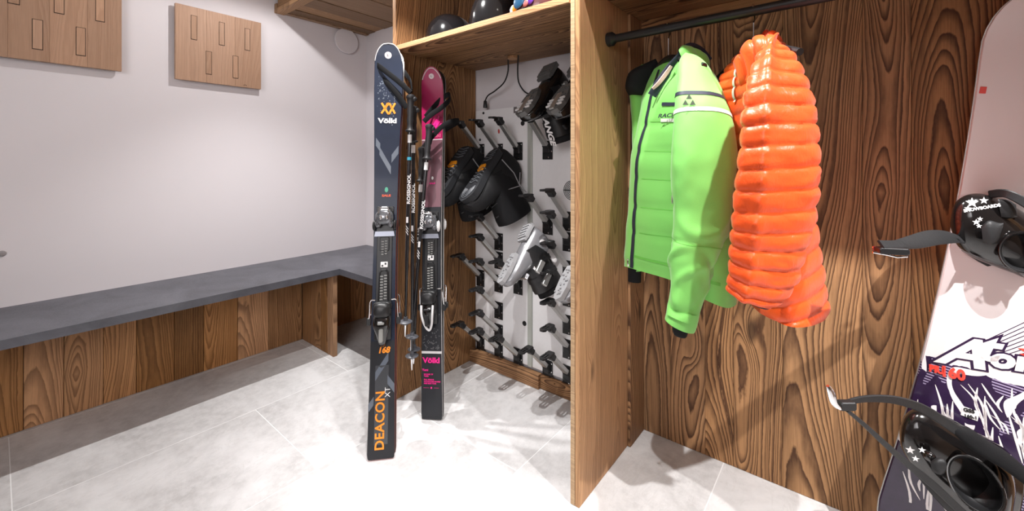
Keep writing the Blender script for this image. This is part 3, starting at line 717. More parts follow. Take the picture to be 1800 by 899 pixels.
D('center_band', [(-.026, .05), (.024, .05), (.024, .33), (-.026, .33)], plain('ski_centre', (.05,.053,.06), .3, coat=.3))
text('lettering', 'DEACON', .047, MSKIORG, t1, ftm(.135, -.004, math.pi/2, .0016), off=.0011, space=1.08)
text('lettering', 'XT', .028, MWHITE, t1, ftm(.232, .022, math.pi/2, .0016))
text('lettering', '168', .030, MSKIORG, t1, ftm(.385, .004, 0, .0016), off=.0012, shear=.2)
text('lettering', 'Völkl', .030, MWHITE, t1, ftm(1.315, .0, 0, .0016), off=.0012, sx=1.25)
def volkl_mark(t, y, s, mat, ft):
    g = G(); w_ = .0042
    def bar(a, b_):
        a, b_ = Vector((*a, 0)), Vector((*b_, 0)); d = (b_-a).normalized(); n = Vector((-d.y, d.x, 0))*w_
        g.add([a+n, a-n, b_-n, b_+n, a+n+Vector((0,0,.0006)), a-n+Vector((0,0,.0006)), b_-n+Vector((0,0,.0006)), b_+n+Vector((0,0,.0006))], [(0,1,2,3)[::-1], (4,5,6,7), (0,4,7,3), (1,2,6,5), (0,1,5,4), (3,7,6,2)])
    A = s
    bar((-A*.95, A), (-A*.05, -A*.55)); bar((-A*.95, -A*.6), (-A*.2, A*.6)); bar((-A*.2, A*.6), (A*.1, A)); bar((A*.1, A), (A*.5, A*.3)); bar((-A*.05, -A*.55), (A*.1, -A*.7))
    bar((A*.95, A), (A*.1, -A*.7)); bar((A*.95, -A*.6), (A*.3, A*.6)); bar((-A*.1, A), (-A*.35, A*.4))
    mk('logo', g, mat, t, M=ft, smooth=0, label='orange interlaced logo')
volkl_mark(t1, 1.36, .030, MSKIORG, ftm(1.367, .002, 0, .001))
mk('sticker', G().lathe([(.015, 0), (.015, .0008), (.0005, .0008)], (0, 0, 0), (0,0,1), 24), plain('round_sticker', (.72,.60,.62), .5), t1, M=ftm(L1-.052, -.002, 0, .0008) @ Matrix.Rotation(.3, 4, 'X'))
text('lettering', 't.', .018, MBLACK, t1, ftm(L1-.052, -.002, 0, .0028) @ Matrix.Rotation(.3, 4, 'X'))
mk('eco_mark', G().ell((0,0,0), (.007,0,0), (0,.011,0), (0,0,.0006), 16, 4), plain('green_print', (.10,.42,.28), .5), t1, M=ftm(1.015, .002, 0, .0008))
text('lettering', 'SALE', .012, plain('red_orange_print', (.8,.12,.05), .5), t1, ftm(.990, .002, 0, .001), off=.0006, sx=1.4)
g = G()
random.seed(5)
for i in range(90):
    x = random.uniform(-.045, .03); y = L1-.26+random.uniform(-.09, .06)-x*1.3; r = random.uniform(.0010, .0032)
    if abs(x) < hw(y)-.006: zt = topz(bz, th, y); g.ell((x, y, zt+.0003), (r, 0, 0), (0, r, 0), (0, 0, .0004), 6, 2)
mk('speckle_print', g, MSKIG, t1, smooth=0, kind='stuff')
g = G(); st_ = []
for k in range(21):
    a = math.pi*(.04+.92*k/20); y = L1-.088+.086*math.sin(a); st_.append((math.copysign(hw(y)*.985, math.cos(a)) if abs(math.cos(a)) > .25 else hw(L1-.004)*math.cos(a)*1.0, y, topz(bz, th, y)+.0004))
for k in range(20):
    pa, pb = st_[k], st_[k+1]
    if abs(pa[0]-pb[0]) < .05: g.tube([pa, pb], .0022 if k in range(3, 17) else .0015, 6)
mk('tip_guard', g, MTIPW, t1, label='white tip edge')
# rear ski of pair one
M1b = M1 @ Matrix.Translation((.004, .012, 0)) @ Matrix.Rotation(math.pi, 4, 'Y')
t1b, *_ = ski('dark blue ski with red sidewall, rear one of the left pair behind the front ski', M1b, L1, .102, .090, .122, z1, MSIDE, 'dark blue skis of the left pair')
binding(t1b, topz(bz, th, .6)-.001, .895, .50)

# pair two: magenta / black
B2, T2 = Vector((-1.402, 1.191, 0.004)), Vector((-1.583, 1.352, 1.575))
W2 = RT-FW*.15
M2 = frame(B2, W2, T2-B2); L2 = (T2-B2).length
z2 = [(0, MSKID), (.272, MTIPW), (.282, MSKID), (.915, MMAUVE), (1.232, MTIPW), (1.236, MMAG)]
t2, hw2, bz2, th2 = ski('women\'s ski in magenta, mauve and black, front one of the right pair beside the poles', M2, L2, .096, .088, .110, z2, MTIPW, 'magenta skis of the right pair')
f2 = lambda y, x=0, rot=0, lift=.0008: Matrix.Translation((x, y, topz(bz2, th2, y)+lift)) @ Matrix.Rotation(slope(bz2, th2, y), 4, 'X') @ Matrix.Rotation(rot, 4, 'Z')
binding(t2, topz(bz2, th2, .6)-.001, .845, .475, white=True)
text('lettering', 'Völkl', .031, MPINK, t2, f2(.243, 0), off=.0012, sx=1.2)
text('lettering', 'Yumi', .013, MPINK, t2, f2(.203, -.028), off=.0004)
for i, (yy, ss) in enumerate(((.185, 'ROCKER TIP'), (.177, 'TAPER'), (.163, 'FULL SENSOR'), (.155, 'WOODCORE SHAPED'), (.147, 'FREE RIDE TOUR'))):
    text('lettering', ss, .0075, MPINK, t2, f2(yy, -.034, 0), align='LEFT', off=.0002)
g = G(); g.box((-.036, .2225, 0), (.036, .2235, .0005)); g.box((-.036, .1295, 0), (-.01, .1303, .0005)); g.box((.012, .1295, 0), (.034, .1303, .0005)); g.lathe([(.004, 0), (.004, .0006), (.0005, .0006)], (0, .130, 0), (0,0,1), 12)
mk('print_line', g, MPINK, t2, M=Matrix.Translation((0, 0, topz(bz2, th2, .17)+.0006)), smooth=0)
g = G()
for (x0, y0, x1, y1) in ((-.002, 1.30, .022, 1.335), (.004, 1.285, .034, 1.325), (.010, 1.27, .044, 1.312), (.016, 1.30, .030, 1.35)):
    g.add([(x0, y0, topz(bz2, th2, y0)+.0008), (x0+.010, y0-.004, topz(bz2, th2, y0)+.0008), (x1+.006, y1-.004, topz(bz2, th2, y1)+.0008), (x1, y1, topz(bz2, th2, y1)+.0008)], [(0,1,2,3)])
mk('logo', g, MPINK, t2, smooth=0, label='hot pink slanted bars')
text('lettering', 'Völkl', .024, plain('dusty_pink_print', (.75,.12,.25), .4), t2, f2(1.252, .018), off=.0006)
mk('sticker', G().lathe([(.013, 0), (.013, .0008), (.0005, .0008)], (0, 0, 0), (0,0,1), 24), plain('round_sticker_b', (.72,.60,.62), .5), t2, M=f2(L2-.045, 0, 0, .0008) @ Matrix.Rotation(.3, 4, 'X'))
text('lettering', 't.', .016, MBLACK, t2, f2(L2-.045, 0, 0, .0028) @ Matrix.Rotation(.3, 4, 'X'))
mk('eco_mark', G().ell((0,0,0), (.005,0,0), (0,.008,0), (0,0,.0006), 16, 4), MWHITE, t2, M=f2(1.05, .004, 0, .0008))
text('lettering', 'SALE', .010, MPINK, t2, f2(1.025, .004, 0, .001), off=.0005, sx=1.3)
g = G(); st_ = []
for k in range(13):
    a = math.pi*(.08+.84*k/12); y = L2-.075+.068*math.sin(a); h = hw2(y)*.93; st_.append((h*math.cos(a)/max(.2, abs(math.cos(a)))*abs(math.cos(a))**.5, y, topz(bz2, th2, y)+.0005))
g.tube(st_, .0022, 5); mk('tip_guard', g, MTIPW, t2)
g = G(); random.seed(9)
for i in range(110):
    x = random.uniform(-.038, .038); y = random.uniform(.29, .44)
    if (y-.29)/.15 < random.random()*1.3: r = .003; g.ell((x, y, topz(bz2, th2, y)+.0002), (r, 0, 0), (0, r, 0), (0, 0, .0004), 6, 2)
mk('dot_print', g, plain('grey_dots', (.07,.07,.075), .4), t2, smooth=0, kind='stuff')
M2b = M2 @ Matrix.Translation((.004, .008, 0)) @ Matrix.Rotation(math.pi, 4, 'Y')
ski('women\'s ski in magenta and black, rear one of the right pair', M2b, L2, .096, .088, .110, z2, MTIPW, 'magenta skis of the right pair')
t2b = bpy.data.objects['ski.003'] if 'ski.003' in bpy.data.objects else None
if t2b: binding(t2b, topz(bz2, th2, .6)-.001, .845, .475, white=True)

# ------------------------------------------------------------------ ski poles
MPOLE = plain('pole_black', (.012,.012,.014), .25, coat=.4)
MGRIP = plain('pole_grip_rubber', (.02,.02,.022), .5, bump=.2)
MBASKET = plain('pole_basket', (.09,.095,.11), .35)
def pole(label, top, tip, txt, strap, blue=False, face=None):
    top, tip = Vector(top), Vector(tip); Ax = (top-tip).normalized(); Ln = (top-tip).length
    M = frame(tip, RT, Ax)   # local Y up the pole, Z roughly to the room
    t = thing('ski_pole', label, 'ski pole', M=M, group='ski poles hanging by their straps')
    mk('shaft', G().tube([(0, .05, 0), (0, .35, 0), (0, Ln-.13, 0)], [.0045, .0075, .0085], 12), MPOLE, t)
    g = G(); g.tube([(0, 0, 0), (0, .012, 0), (0, .05, 0)], [.002, .003, .0055], 10); mk('tip', g, MCHROME, t)
    g = G(); g.lathe([(.007, .05), (.011, .052), (.026, .060), (.029, .064), (.026, .067), (.010, .070), (.008, .085)], (0,0,0), (0,1,0), 24)
    mk('basket', g, MBASKET, t, smooth=40)
    g = G(); g.lathe([(.010, Ln-.155), (.019, Ln-.152), (.021, Ln-.147), (.013, Ln-.140), (.012, Ln-.12), (.0145, Ln-.10), (.0125, Ln-.085), (.0145, Ln-.065), (.0130, Ln-.045), (.015, Ln-.025), (.017, Ln-.010), (.020, Ln-.004), (.017, Ln+.006), (.006, Ln+.010)], (0,0,0), (0,1,0), 18)
    g.ell((.014, Ln-.010, 0), (.014,0,0), (0,.012,0), (0,0,.012), 12, 6)
    mk('grip', g, MGRIP, t, smooth=50)
    if txt:
        text('lettering', txt, .019, MWHITE, t, Matrix.Translation((0.004, Ln-.40, .0085)) @ Matrix.Rotation(math.pi/2, 4, 'Z') @ Matrix.Rotation(0, 4, 'X'), off=.0006, sx=1.25)
    g = G(); g.tube([(0, Ln-.20, 0), (0, Ln-.165, 0)], .0091, 12); mk('shaft_band', g, MWHITE, t)
    if blue: mk('shaft_band', G().tube([(0, Ln-.275, 0), (0, Ln-.262, 0)], .0092, 12), plain('cyan_band', (.05,.42,.6), .4), t, label='cyan band')
    g = G(); 
    for k in (0, 1, 2): g.add([(-.005, Ln-.56-.012*k, .0088), (.005, Ln-.575-.012*k, .0088), (.005, Ln-.570-.012*k, .0088), (-.005, Ln-.555-.012*k, .0088)], [(0,1,2,3)])
    g.box((-.005, Ln-.545, .0082), (.004, Ln-.52, .0088)); mk('shaft_mark', g, MWHITE, t, smooth=0)
    if strap: mk('strap', G().ribbon(catmull(strap, 30), .023, .004, tuple(UP)), MBFAB, t, world=True)
    return t
# straps of the left pair loop round the tip of the blue skis
pole('black ski pole with cyan band, strap looped over the blue ski tip', P(722, 170, 1.800), P(712, 592, 1.79), 'ROSSIGNOL',
     [P(722,163,1.80), P(700,143,1.815), P(668,118,1.83), P(660,112,1.87), P(664,108,1.93), P(700,118,1.94), P(720,140,1.88), P(724,160,1.83)], blue=True)
pole('black ski pole just behind the one next to the blue ski, with low long basket', P(727, 190, 1.845), P(724, 651, 1.83), 'ROSSIGNOL',
     [P(715,190,1.82), P(700,168,1.82), P(680,146,1.83), P(664,134,1.86), P(664,128,1.93), P(700,140,1.93), P(722,165,1.86)])
pole('black ski pole crossing the magenta ski, grip in front of its pink part', P(755, 222, 1.89), P(722, 618, 1.83), 'ROSSIGNOL',
     [P(745,214,1.90), P(760,200,1.90), P(775,190,1.91), P(790,176,1.95), P(788,166,2.01), P(770,180,2.0), P(748,205,1.95)])
pole('black ski pole left of the magenta ski, grip lower than the others', P(742, 262, 1.93), P(727, 640, 1.86), '44\" 110',
     [P(742,262,1.93), P(760,240,1.92), P(778,222,1.92), P(796,213,1.94), P(806,214,2.0), P(780,230,2.0), P(748,258,1.96)])

# ------------------------------------------------------------------ helmets on the shelf
def helmet(label, cx, cy, w_, h_, mat, patches=None):
    z = 1.6645
    t = thing('ski_helmet', label, 'helmet', (cx, cy, z), 'helmets on the shelf')
    rs = []; 
    for k in range(15):
        th_ = math.pi/2*k/14; r = max(.004, math.cos(th_)**.85); zz = .03+(h_-.03)*math.sin(th_)
        rs.append([Vector((cx+w_/2*r*math.cos(q), cy+w_*.58*r*math.sin(q)-.01*math.sin(th_), z+zz)) for q in [2*math.pi*i/36 for i in range(36)]])
    lo = [Vector((cx+w_/2*.95*math.cos(q), cy+w_*.56*math.sin(q), z+.002)) for q in [2*math.pi*i/36 for i in range(36)]]
    mk('helmet_shell', G().rings([lo]+rs), mat, t, world=True, smooth=60)
    mk('rim', G().tube([(cx+w_/2*.97*math.cos(q), cy+w_*.57*math.sin(q), z+.012) for q in [2*math.pi*i/36 for i in range(37)]], .007, 8), MRUB, t, world=True)
    mk('ear_pad', G().ell((cx-w_*.38, cy, z+.022), (.015,0,0), (0,.045,0), (0,0,.02), 14, 8), MBFAB, t, world=True)
    if patches:
        for (dx, zz, r, m_, lab) in patches:
            yy = cy-w_*.58*math.sqrt(max(0, 1-(dx/(w_/2))**2))*(math.cos(math.asin(min(1, (zz-.03)/(h_-.03))))**.85)-.006
            g = G(); g.ell((cx+dx, yy, z+zz), (r, 0, 0), (0, .006, 0), (r*.3, 0, r*1.2), 12, 6); mk('painted_patch', g, m_, t, world=True, label=lab)
    return t
helmet('gloss black ski helmet, smaller and left of the two on the shelf', -1.515, 1.41, .235, .175, MHELM)
helmet('gloss black ski helmet, larger and in the middle of the shelf', -1.185, 1.385, .245, .205, MHELM)
helmet('colourful patterned helmet at the right end of the shelf', -.915, 1.335, .22, .19, plain('helmet_maroon', (.10,.03,.03), .3, coat=.4, var=.6, vscale=30),
       [(-.070, .035, .014, MWHITE, 'white painted patch'), (-.045, .032, .014, MORANGE, 'orange painted patch'), (-.02, .05, .026, plain('blue_paint', (.03,.12,.25), .3), 'blue painted patch'), (.03, .04, .015, plain('violet_paint', (.15,.04,.4), .3), 'violet painted patch'), (-.035, .06, .012, plain('mint_paint', (.4,.6,.4), .3), None), (.012, .03, .011, plain('pink_paint', (.5,.15,.15), .3), None)])

# ------------------------------------------------------------------ garments
def surf_rings(rings, nz, nu):
    'rings = list of lists of control points; returns S[k][i]'
    cs = [catmull(r, nu, True) for r in rings]
    cols_ = [catmull([c[i] for c in cs], nz) for i in range(nu)]
    return [[cols_[i][k] for i in range(nu)] for k in range(nz)]
def tube_rings(rows, nz, nu, pw=.85):
    'rows = (uL,vL,uR,vR,Z,halfdepth)'
    ctl = []
    for (a, b_, c_, d, Z, h) in rows:
        l, r = P(a, b_, Z), P(c_, d, Z); cen = (l+r)/2; ax = (r-l)/2; ctl.append((cen, ax, h))
    cen = catmull([c[0] for c in ctl], nz); ax = catmull([c[1] for c in ctl], nz); hh = catmull([(c[2], 0, 0) for c in ctl], nz)
    sp = lambda x: math.copysign(abs(x)**pw, x); out = []
    for k in range(nz):
        dirv = (cen[k]-CAM); dirv.z = 0; dirv.normalize()
        out.append([cen[k]+ax[k]*sp(math.cos(q))+dirv*hh[k].x*sp(math.sin(q)) for q in [-2*math.pi*i/nu for i in range(nu)]])
    return out
def normals(S):
    nz, nu = len(S), len(S[0]); out = []
    for k in range(nz):
        row = []
        cen = sum(S[k], Vector())/nu
        for i in range(nu):
            a = S[k][(i+1) % nu]-S[k][i-1]; b_ = S[min(k+1, nz-1)][i]-S[max(k-1, 0)][i]; n = a.cross(b_)
            n = n.normalized() if n.length > 1e-9 else (S[k][i]-cen).normalized()
            if n.dot(S[k][i]-cen) < 0: n = -n
            row.append(n)
        out.append(row)
    return out
def displace(S, fn):
    Nn = normals(S); return [[S[k][i]+Nn[k][i]*fn(k/(len(S)-1), i/len(S[0]), S[k][i]) for i in range(len(S[0]))] for k in range(len(S))]
def folds(t, a, p, amp=.006):
    return amp*noise.noise(Vector((p.x*9, p.y*9, p.z*4)))+amp*.5*noise.noise(Vector((p.x*22+5, p.y*22, p.z*14)))
def band(S, t0, t1, a0, a1, off=.0012):
    'sub-patch of a surface pushed out a little'
    Nn = normals(S); nz, nu = len(S), len(S[0]); k0, k1 = t0*(nz-1), t1*(nz-1); g = G()
    nk = max(2, int((k1-k0)*2)+2); i0, i1 = int(a0*nu), int(a1*nu); rs = []
    def at(k, i):
        k = max(0, min(nz-1.0001, k)); f = k-int(k); k = int(k); return (S[k][i % nu]+Nn[k][i % nu]*off)*(1-f)+(S[k+1][i % nu]+Nn[k+1][i % nu]*off)*f
    for q in range(nk): rs.append([at(k0+(k1-k0)*q/(nk-1), i) for i in range(i0, i1+1)])
    return g.rings(rs, closed=False)
def hanger(x, label, ang):
    t = thing('coat_hanger', label, 'hanger', (x, RY, RZ), 'hangers on the black rail')
    g = G(); pts = [(x, RY-.014, RZ+.008)]+[(x, RY+.0175*math.cos(a), RZ+.0175*math.sin(a)) for a in [math.pi*(.75-.75*k/10) for k in range(11)]]+[(x, RY+.015, RZ-.02), (x, RY, RZ-.035), (x, RY, RZ-.095)]
    mk('hook', G().tube(pts, .002, 8), MCHROME, t, world=True)
    d = Vector((math.cos(ang), math.sin(ang), 0)); c = Vector((x, RY, RZ-.10))
    mk('hanger_body', G().tube(catmull([c-d*.19+Vector((0,0,-.07)), c-d*.1+Vector((0,0,-.035)), c, c+d*.1+Vector((0,0,-.035)), c+d*.17+Vector((0,0,-.065))], 24), .010, 10), MBLACK, t, world=True)
    return t
hanger(-.4565, 'black hanger with wire hook carrying the green jacket', math.radians(-37))
hanger(-.2111, 'black hanger with wire hook carrying the orange jacket', math.radians(-45))

def PR(row, z):  # row of (u,Z) and scalar/list of heights
    return [PZ(u, z[i] if isinstance(z, list) else z, Z) for i, (u, Z) in enumerate(row)]
gj = thing('ski_jacket', 'lime green ski jacket with navy and white stripes hanging on the left of the rail', 'jacket', (-.42, 1.36, .70), 'jackets on the black rail')
GR = [PR([(1099,1.46),(1107,1.39),(1180,1.27),(1235,1.17),(1287,1.18),(1290,1.32),(1210,1.50),(1125,1.58)], [.758,.765,.757,.735,.704,.71,.75,.76]),
      PR([(1103,1.46),(1112,1.385),(1178,1.265),(1240,1.17),(1290,1.20),(1290,1.34),(1210,1.48),(1130,1.57)], .93),
      PR([(1112,1.46),(1122,1.38),(1180,1.27),(1240,1.18),(1288,1.22),(1285,1.34),(1210,1.46),(1140,1.55)], 1.14),
      PR([(1122,1.47),(1137,1.38),(1182,1.28),(1235,1.20),(1278,1.24),(1270,1.34),(1215,1.43),(1145,1.53)], 1.28),
      PR([(1130,1.47),(1148,1.39),(1186,1.30),(1228,1.24),(1262,1.27),(1250,1.34),(1215,1.41),(1150,1.50)], 1.37),
      PR([(1150,1.45),(1160,1.40),(1190,1.34),(1215,1.30),(1240,1.31),(1230,1.36),(1205,1.40),(1165,1.45)], 1.44),
      PR([(1168,1.42),(1172,1.40),(1190,1.36),(1210,1.33),(1225,1.34),(1218,1.36),(1200,1.39),(1175,1.42)], 1.465)]
S = surf_rings(GR, 70, 64)
def gtorso(t, a, p):
    d = folds(t, a, p, .008)
    if .12 < a < .42:                       # quilted front panel
        for z_ in (1.24, 1.15, 1.064, .972, .892): d -= .004*math.exp(-((p.z-z_)/.010)**2)
    if t < .03: d -= .002
    return d
S = displace(S, gtorso)
mk('body', G().rings(S, cap=False), MGREEN, gj, world=True, smooth=180)
# zip, chest stripes
mk('zipper', band(S, .004, .80, .130, .147, .003), MNAVY, gj, world=True, smooth=180, label='black front zip')
def hband(S_, v0, Z0, v1, Z1, hpx, i0, i1, off=.0016):
    'stripe between two photo heights on the columns i0..i1 of a surface'
    Nn = normals(S_); rs = [[], []]; nz = len(S_); nu = len(S_[0])
    for i in range(i0, i1+1):
        f = (i-i0)/(i1-i0); j = i % nu
        for r_, dv in ((0, 0), (1, hpx)):
            Z = Z0+(Z1-Z0)*f; zz = 1.12-(v0+(v1-v0)*f+dv-285)*Z/FPX
            for k in range(nz-1):
                a, b2 = S_[k][j], S_[k+1][j]
                if (a.z-zz)*(b2.z-zz) <= 0 and a.z != b2.z:
                    q = (a.z-zz)/(a.z-b2.z); rs[r_].append(a.lerp(b2, q)+Nn[k][j]*off); break
            else: rs[r_].append(S_[0][j])
    return G().rings([rs[0], rs[1]], closed=False)
mk('chest_stripe', hband(S, 182, 1.34, 187, 1.25, 6, 13, 26, .0025), MNAVY, gj, world=True, smooth=180, label='navy chest stripe')
mk('chest_stripe', hband(S, 210, 1.34, 214, 1.25, 6, 13, 26, .0025), MSTRIPE, gj, world=True, smooth=180, label='white chest stripe')
for v_ in (216, 268, 317, 368, 414): mk('quilt_seam', hband(S, v_-3, 1.34, v_+2, 1.25, 1.3, 10, 26, .0006), MGREEN2, gj, world=True, smooth=180)
mk('hem_seam', band(S, .055, .062, .15, .45, .0008), MGREEN2, gj, world=True, smooth=180)
q = P(1104, 462, 1.375); mk('zip_pull', G().ell(q, (.004,0,0), (0,.004,0), (0,0,.014), 10, 8), MCHROME, gj, world=True)
q = P(1182, 350, 1.235); mk('pocket_zip_pull', G().ell(q, (.003,0,0), (0,.003,0), (0,0,.016), 10, 8), MALU, gj, world=True); 
# near sleeve
SR = [(1204,92,1212,94,1.285,.012), (1196,104,1228,100,1.27,.035), (1190,130,1248,122,1.245,.052), (1187,165,1263,158,1.215,.060), (1186,195,1281,195,1.19,.064), (1182,235,1292,232,1.175,.066), (1181,285,1295,282,1.165,.064),
      (1181,335,1290,338,1.16,.060), (1182,385,1281,392,1.155,.056), (1180,425,1268,440,1.15,.052), (1177,462,1252,476,1.145,.050), (1178,500,1241,512,1.14,.046), (1173,535,1231,548,1.135,.044), (1168,558,1218,582,1.13,.042)]
SS = tube_rings(SR, 110, 56)
def gsl(t, a, p):
    d = .007*noise.noise(Vector((p.x*14, p.y*10, p.z*9)))+.004*noise.noise(Vector((p.x*40, p.y*30, p.z*26)))*(t**1.2)
    d -= .0035*math.exp(-((t-.66-.05*a)/.006)**2)
    for c_, am in ((.60, .007), (.74, .008), (.80, .007), (.88, .006)):
        d += am*math.exp(-((t-c_-.05*math.sin(a*9+c_*20))/.018)**2)*math.sin(a*2*math.pi*1.3+c_*31)
    return d
SS = displace(SS, gsl)
mk('sleeve', G().rings(SS, cap=False), MGREEN, gj, world=True, smooth=180)
mk('sleeve_stripe', band(SS, .232, .248, .50, 1.0, .0016), MNAVY, gj, world=True, smooth=180, label='navy sleeve stripe') if False else None
def arc_band(v0, v1, sag, name, mat, lab):
    'stripe on the visible half of the sleeve between two photo heights'
    Nn = normals(SS); rs = [[], []]; nz, nu = len(SS), len(SS[0])
    for i in range(nu//2+1, -2, -1):
        j = i % nu; f = 1-i/(nu/2); tgt = (v0+sag*math.sin(math.pi*max(0, min(1, f)))*-1+ (v1-v0)*f)
        zt = lambda v: 1.12-(v-285)*1.15/FPX
        for r_, dv in ((0, 0), (1, 7)):
            zz = zt(tgt+dv); col_ = [SS[k][j] for k in range(nz)]
            for k in range(nz-1):
                if col_[k].z >= zz > col_[k+1].z:
                    g_ = (col_[k].z-zz)/(col_[k].z-col_[k+1].z); rs[r_].append(col_[k].lerp(col_[k+1], g_)+Nn[k][j]*.0016); break
    n_ = min(len(rs[0]), len(rs[1])); mk(name, G().rings([rs[0][:n_], rs[1][:n_]], closed=False), mat, gj, world=True, smooth=180, label=lab)
arc_band(160, 167, 4, 'sleeve_stripe', MNAVY, 'navy sleeve stripe')
arc_band(195, 200, 8, 'sleeve_stripe', MSTRIPE, 'white sleeve stripe')
mk('elbow_seam', hband(SS, 439, 1.13, 418, 1.13, 1.5, 1, 27, .0008), MGREEN2, gj, world=True, smooth=180)
mk('cuff_tab', band(SS, .925, .955, .14, .42, .004), MGREEN, gj, world=True, smooth=180)
cf = tube_rings([(1180,562,1212,572,1.13,.028), (1182,580,1208,590,1.13,.025), (1184,586,1205,592,1.13,.020)], 8, 24)
mk('inner_cuff', G().rings(cf), MBFAB, gj, world=True, smooth=60, label='black inner cuff')
# far sleeve
fs = tube_rings([(1140,118,1152,112,1.46,.03), (1112,128,1150,112,1.50,.045), (1104,150,1150,145,1.52,.05), (1110,220,1160,220,1.55,.05), (1112,330,1160,330,1.55,.05), (1108,440,1150,440,1.55,.045), (1104,474,1132,474,1.54,.035)], 50, 32)
mk('sleeve', G().rings(displace(fs, folds)), MGREEN, gj, world=True, smooth=180)
yk = tube_rings([(1152,104,1158,116,1.45,.02), (1130,114,1150,136,1.46,.034), (1106,128,1146,154,1.48,.048), (1099,152,1148,164,1.49,.052), (1104,166,1148,172,1.50,.05)], 16, 28)
mk('shoulder_yoke', G().rings(yk), MBFAB, gj, world=True, smooth=180, label='black far shoulder')
cf = tube_rings([(1104,470,1128,470,1.53,.025), (1104,494,1127,496,1.53,.022)], 4, 20); mk('inner_cuff', G().rings(cf), MBFAB, gj, world=True, label='black inner cuff')
# collar: open stand-up ring, outside green, lining navy
CR = [(1150,1.42),(1163,1.36),(1190,1.31),(1222,1.30),(1246,1.33),(1238,1.39),(1200,1.43),(1165,1.44)]
c0 = PR(CR, [1.355,1.36,1.40,1.42,1.42,1.42,1.40,1.38]); c1 = PR([(1160,1.43),(1176,1.37),(1196,1.32),(1222,1.305),(1243,1.33),(1232,1.385),(1203,1.42),(1175,1.44)], [1.40,1.43,1.478,1.480,1.465,1.47,1.455,1.43])
cm = [(a+b_)/2+(((a+b_)/2-sum(c0, Vector())/8)*Vector((1,1,0)))*.1 if False else (a+b_)/2 for a, b_ in zip(c0, c1)]
cs_ = surf_rings([c0, cm, c1], 14, 48); cs_ = displace(cs_, lambda t, a, p: folds(t, a, p, .008)+.006*math.sin(t*3.1))
cin = displace(cs_, lambda t, a, p: -.012)
g = G().rings(cs_, cap=False); mk('collar', g, MGREEN, gj, world=True, smooth=180)
mk('collar_lining', G().rings(cin, cap=False), MNAVY, gj, world=True, smooth=180, label='navy collar lining')
mk('collar_rim', G().tube([a.lerp(b_, .5) for a, b_ in zip(cs_[-1], cin[-1])]+[cs_[-1][0].lerp(cin[-1][0], .5)], .0055, 8), MNAVY, gj, world=True)
# front collar flap with beige chin guard
mk('collar_flap', G().ribbon(catmull([P(1146,168,1.345), P(1160,145,1.335), P(1178,120,1.325), P(1196,100,1.31), P(1202,88,1.305)], 16), .030, .006, tuple(RT)), MNAVY, gj, world=True)
mk('chin_guard', G().ribbon(catmull([P(1147,156,1.330), P(1158,146,1.322), P(1172,128,1.315), P(1180,116,1.308)], 12), [.010+.004*math.sin(k/11*3.1) for k in range(12)], .005, tuple(RT)), MPINKW, gj, world=True, label='beige chin guard')
# hood rolled behind collar
hd = tube_rings([(1192,88,1200,108,1.30,.02), (1200,80,1216,116,1.31,.035), (1218,80,1236,128,1.33,.045), (1236,92,1248,150,1.35,.040), (1246,118,1256,160,1.36,.025)], 30, 32)
mk('hood', G().rings(displace(hd, lambda t, a, p: folds(t, a, p, .010))), MGREEN, gj, world=True, smooth=180)
mk('hood_rim', G().tube(catmull([P(1196,90,1.30), P(1212,79,1.31), P(1232,86,1.34), P(1248,104,1.36)], 16), .007, 8), MNAVY, gj, world=True)
# emblem and lettering
q = P(1211, 176, 1.118)
g = G()
Me = frame(q, RT, UP)
for (x, y) in ((0, .010), (-.010, -.006), (.010, -.006)): g.prism([(x-.008, y-.006), (x+.008, y-.006), (x, y+.008)], 0, .0015)
def proj_to(S_, u, v):  # nearest visible surface point around a pixel
    best = None
    for row in S_:
        for p in row:
            d = p-CAM; Z = d.dot(FW); uu = HU+FPX*d.dot(RT)/Z; vv = HV-FPX*d.z/Z
            e_ = (uu-u)**2+(vv-v)**2
            if e_ < 60 and (best is None or Z < best[0]): best = (Z, p)
    return best[0] if best else None
Zs = proj_to(SS, 1211, 177) or 1.14
mk('emblem', g, plain('grey_emblem', (.10,.14,.10), .5), gj, M=WM[gj.name].inverted() @ frame(P(1211, 177, Zs-.006), RT+UP*.1, UP), smooth=0, label='triangle emblem')
Zs = proj_to(S, 1172, 203) or 1.27
text('lettering', 'RACING', .017, MNAVY, gj, frame(P(1178, 203, Zs-.012), RT+FW*-.8, UP), world=True, shear=.3, sx=1.2, off=.0004)

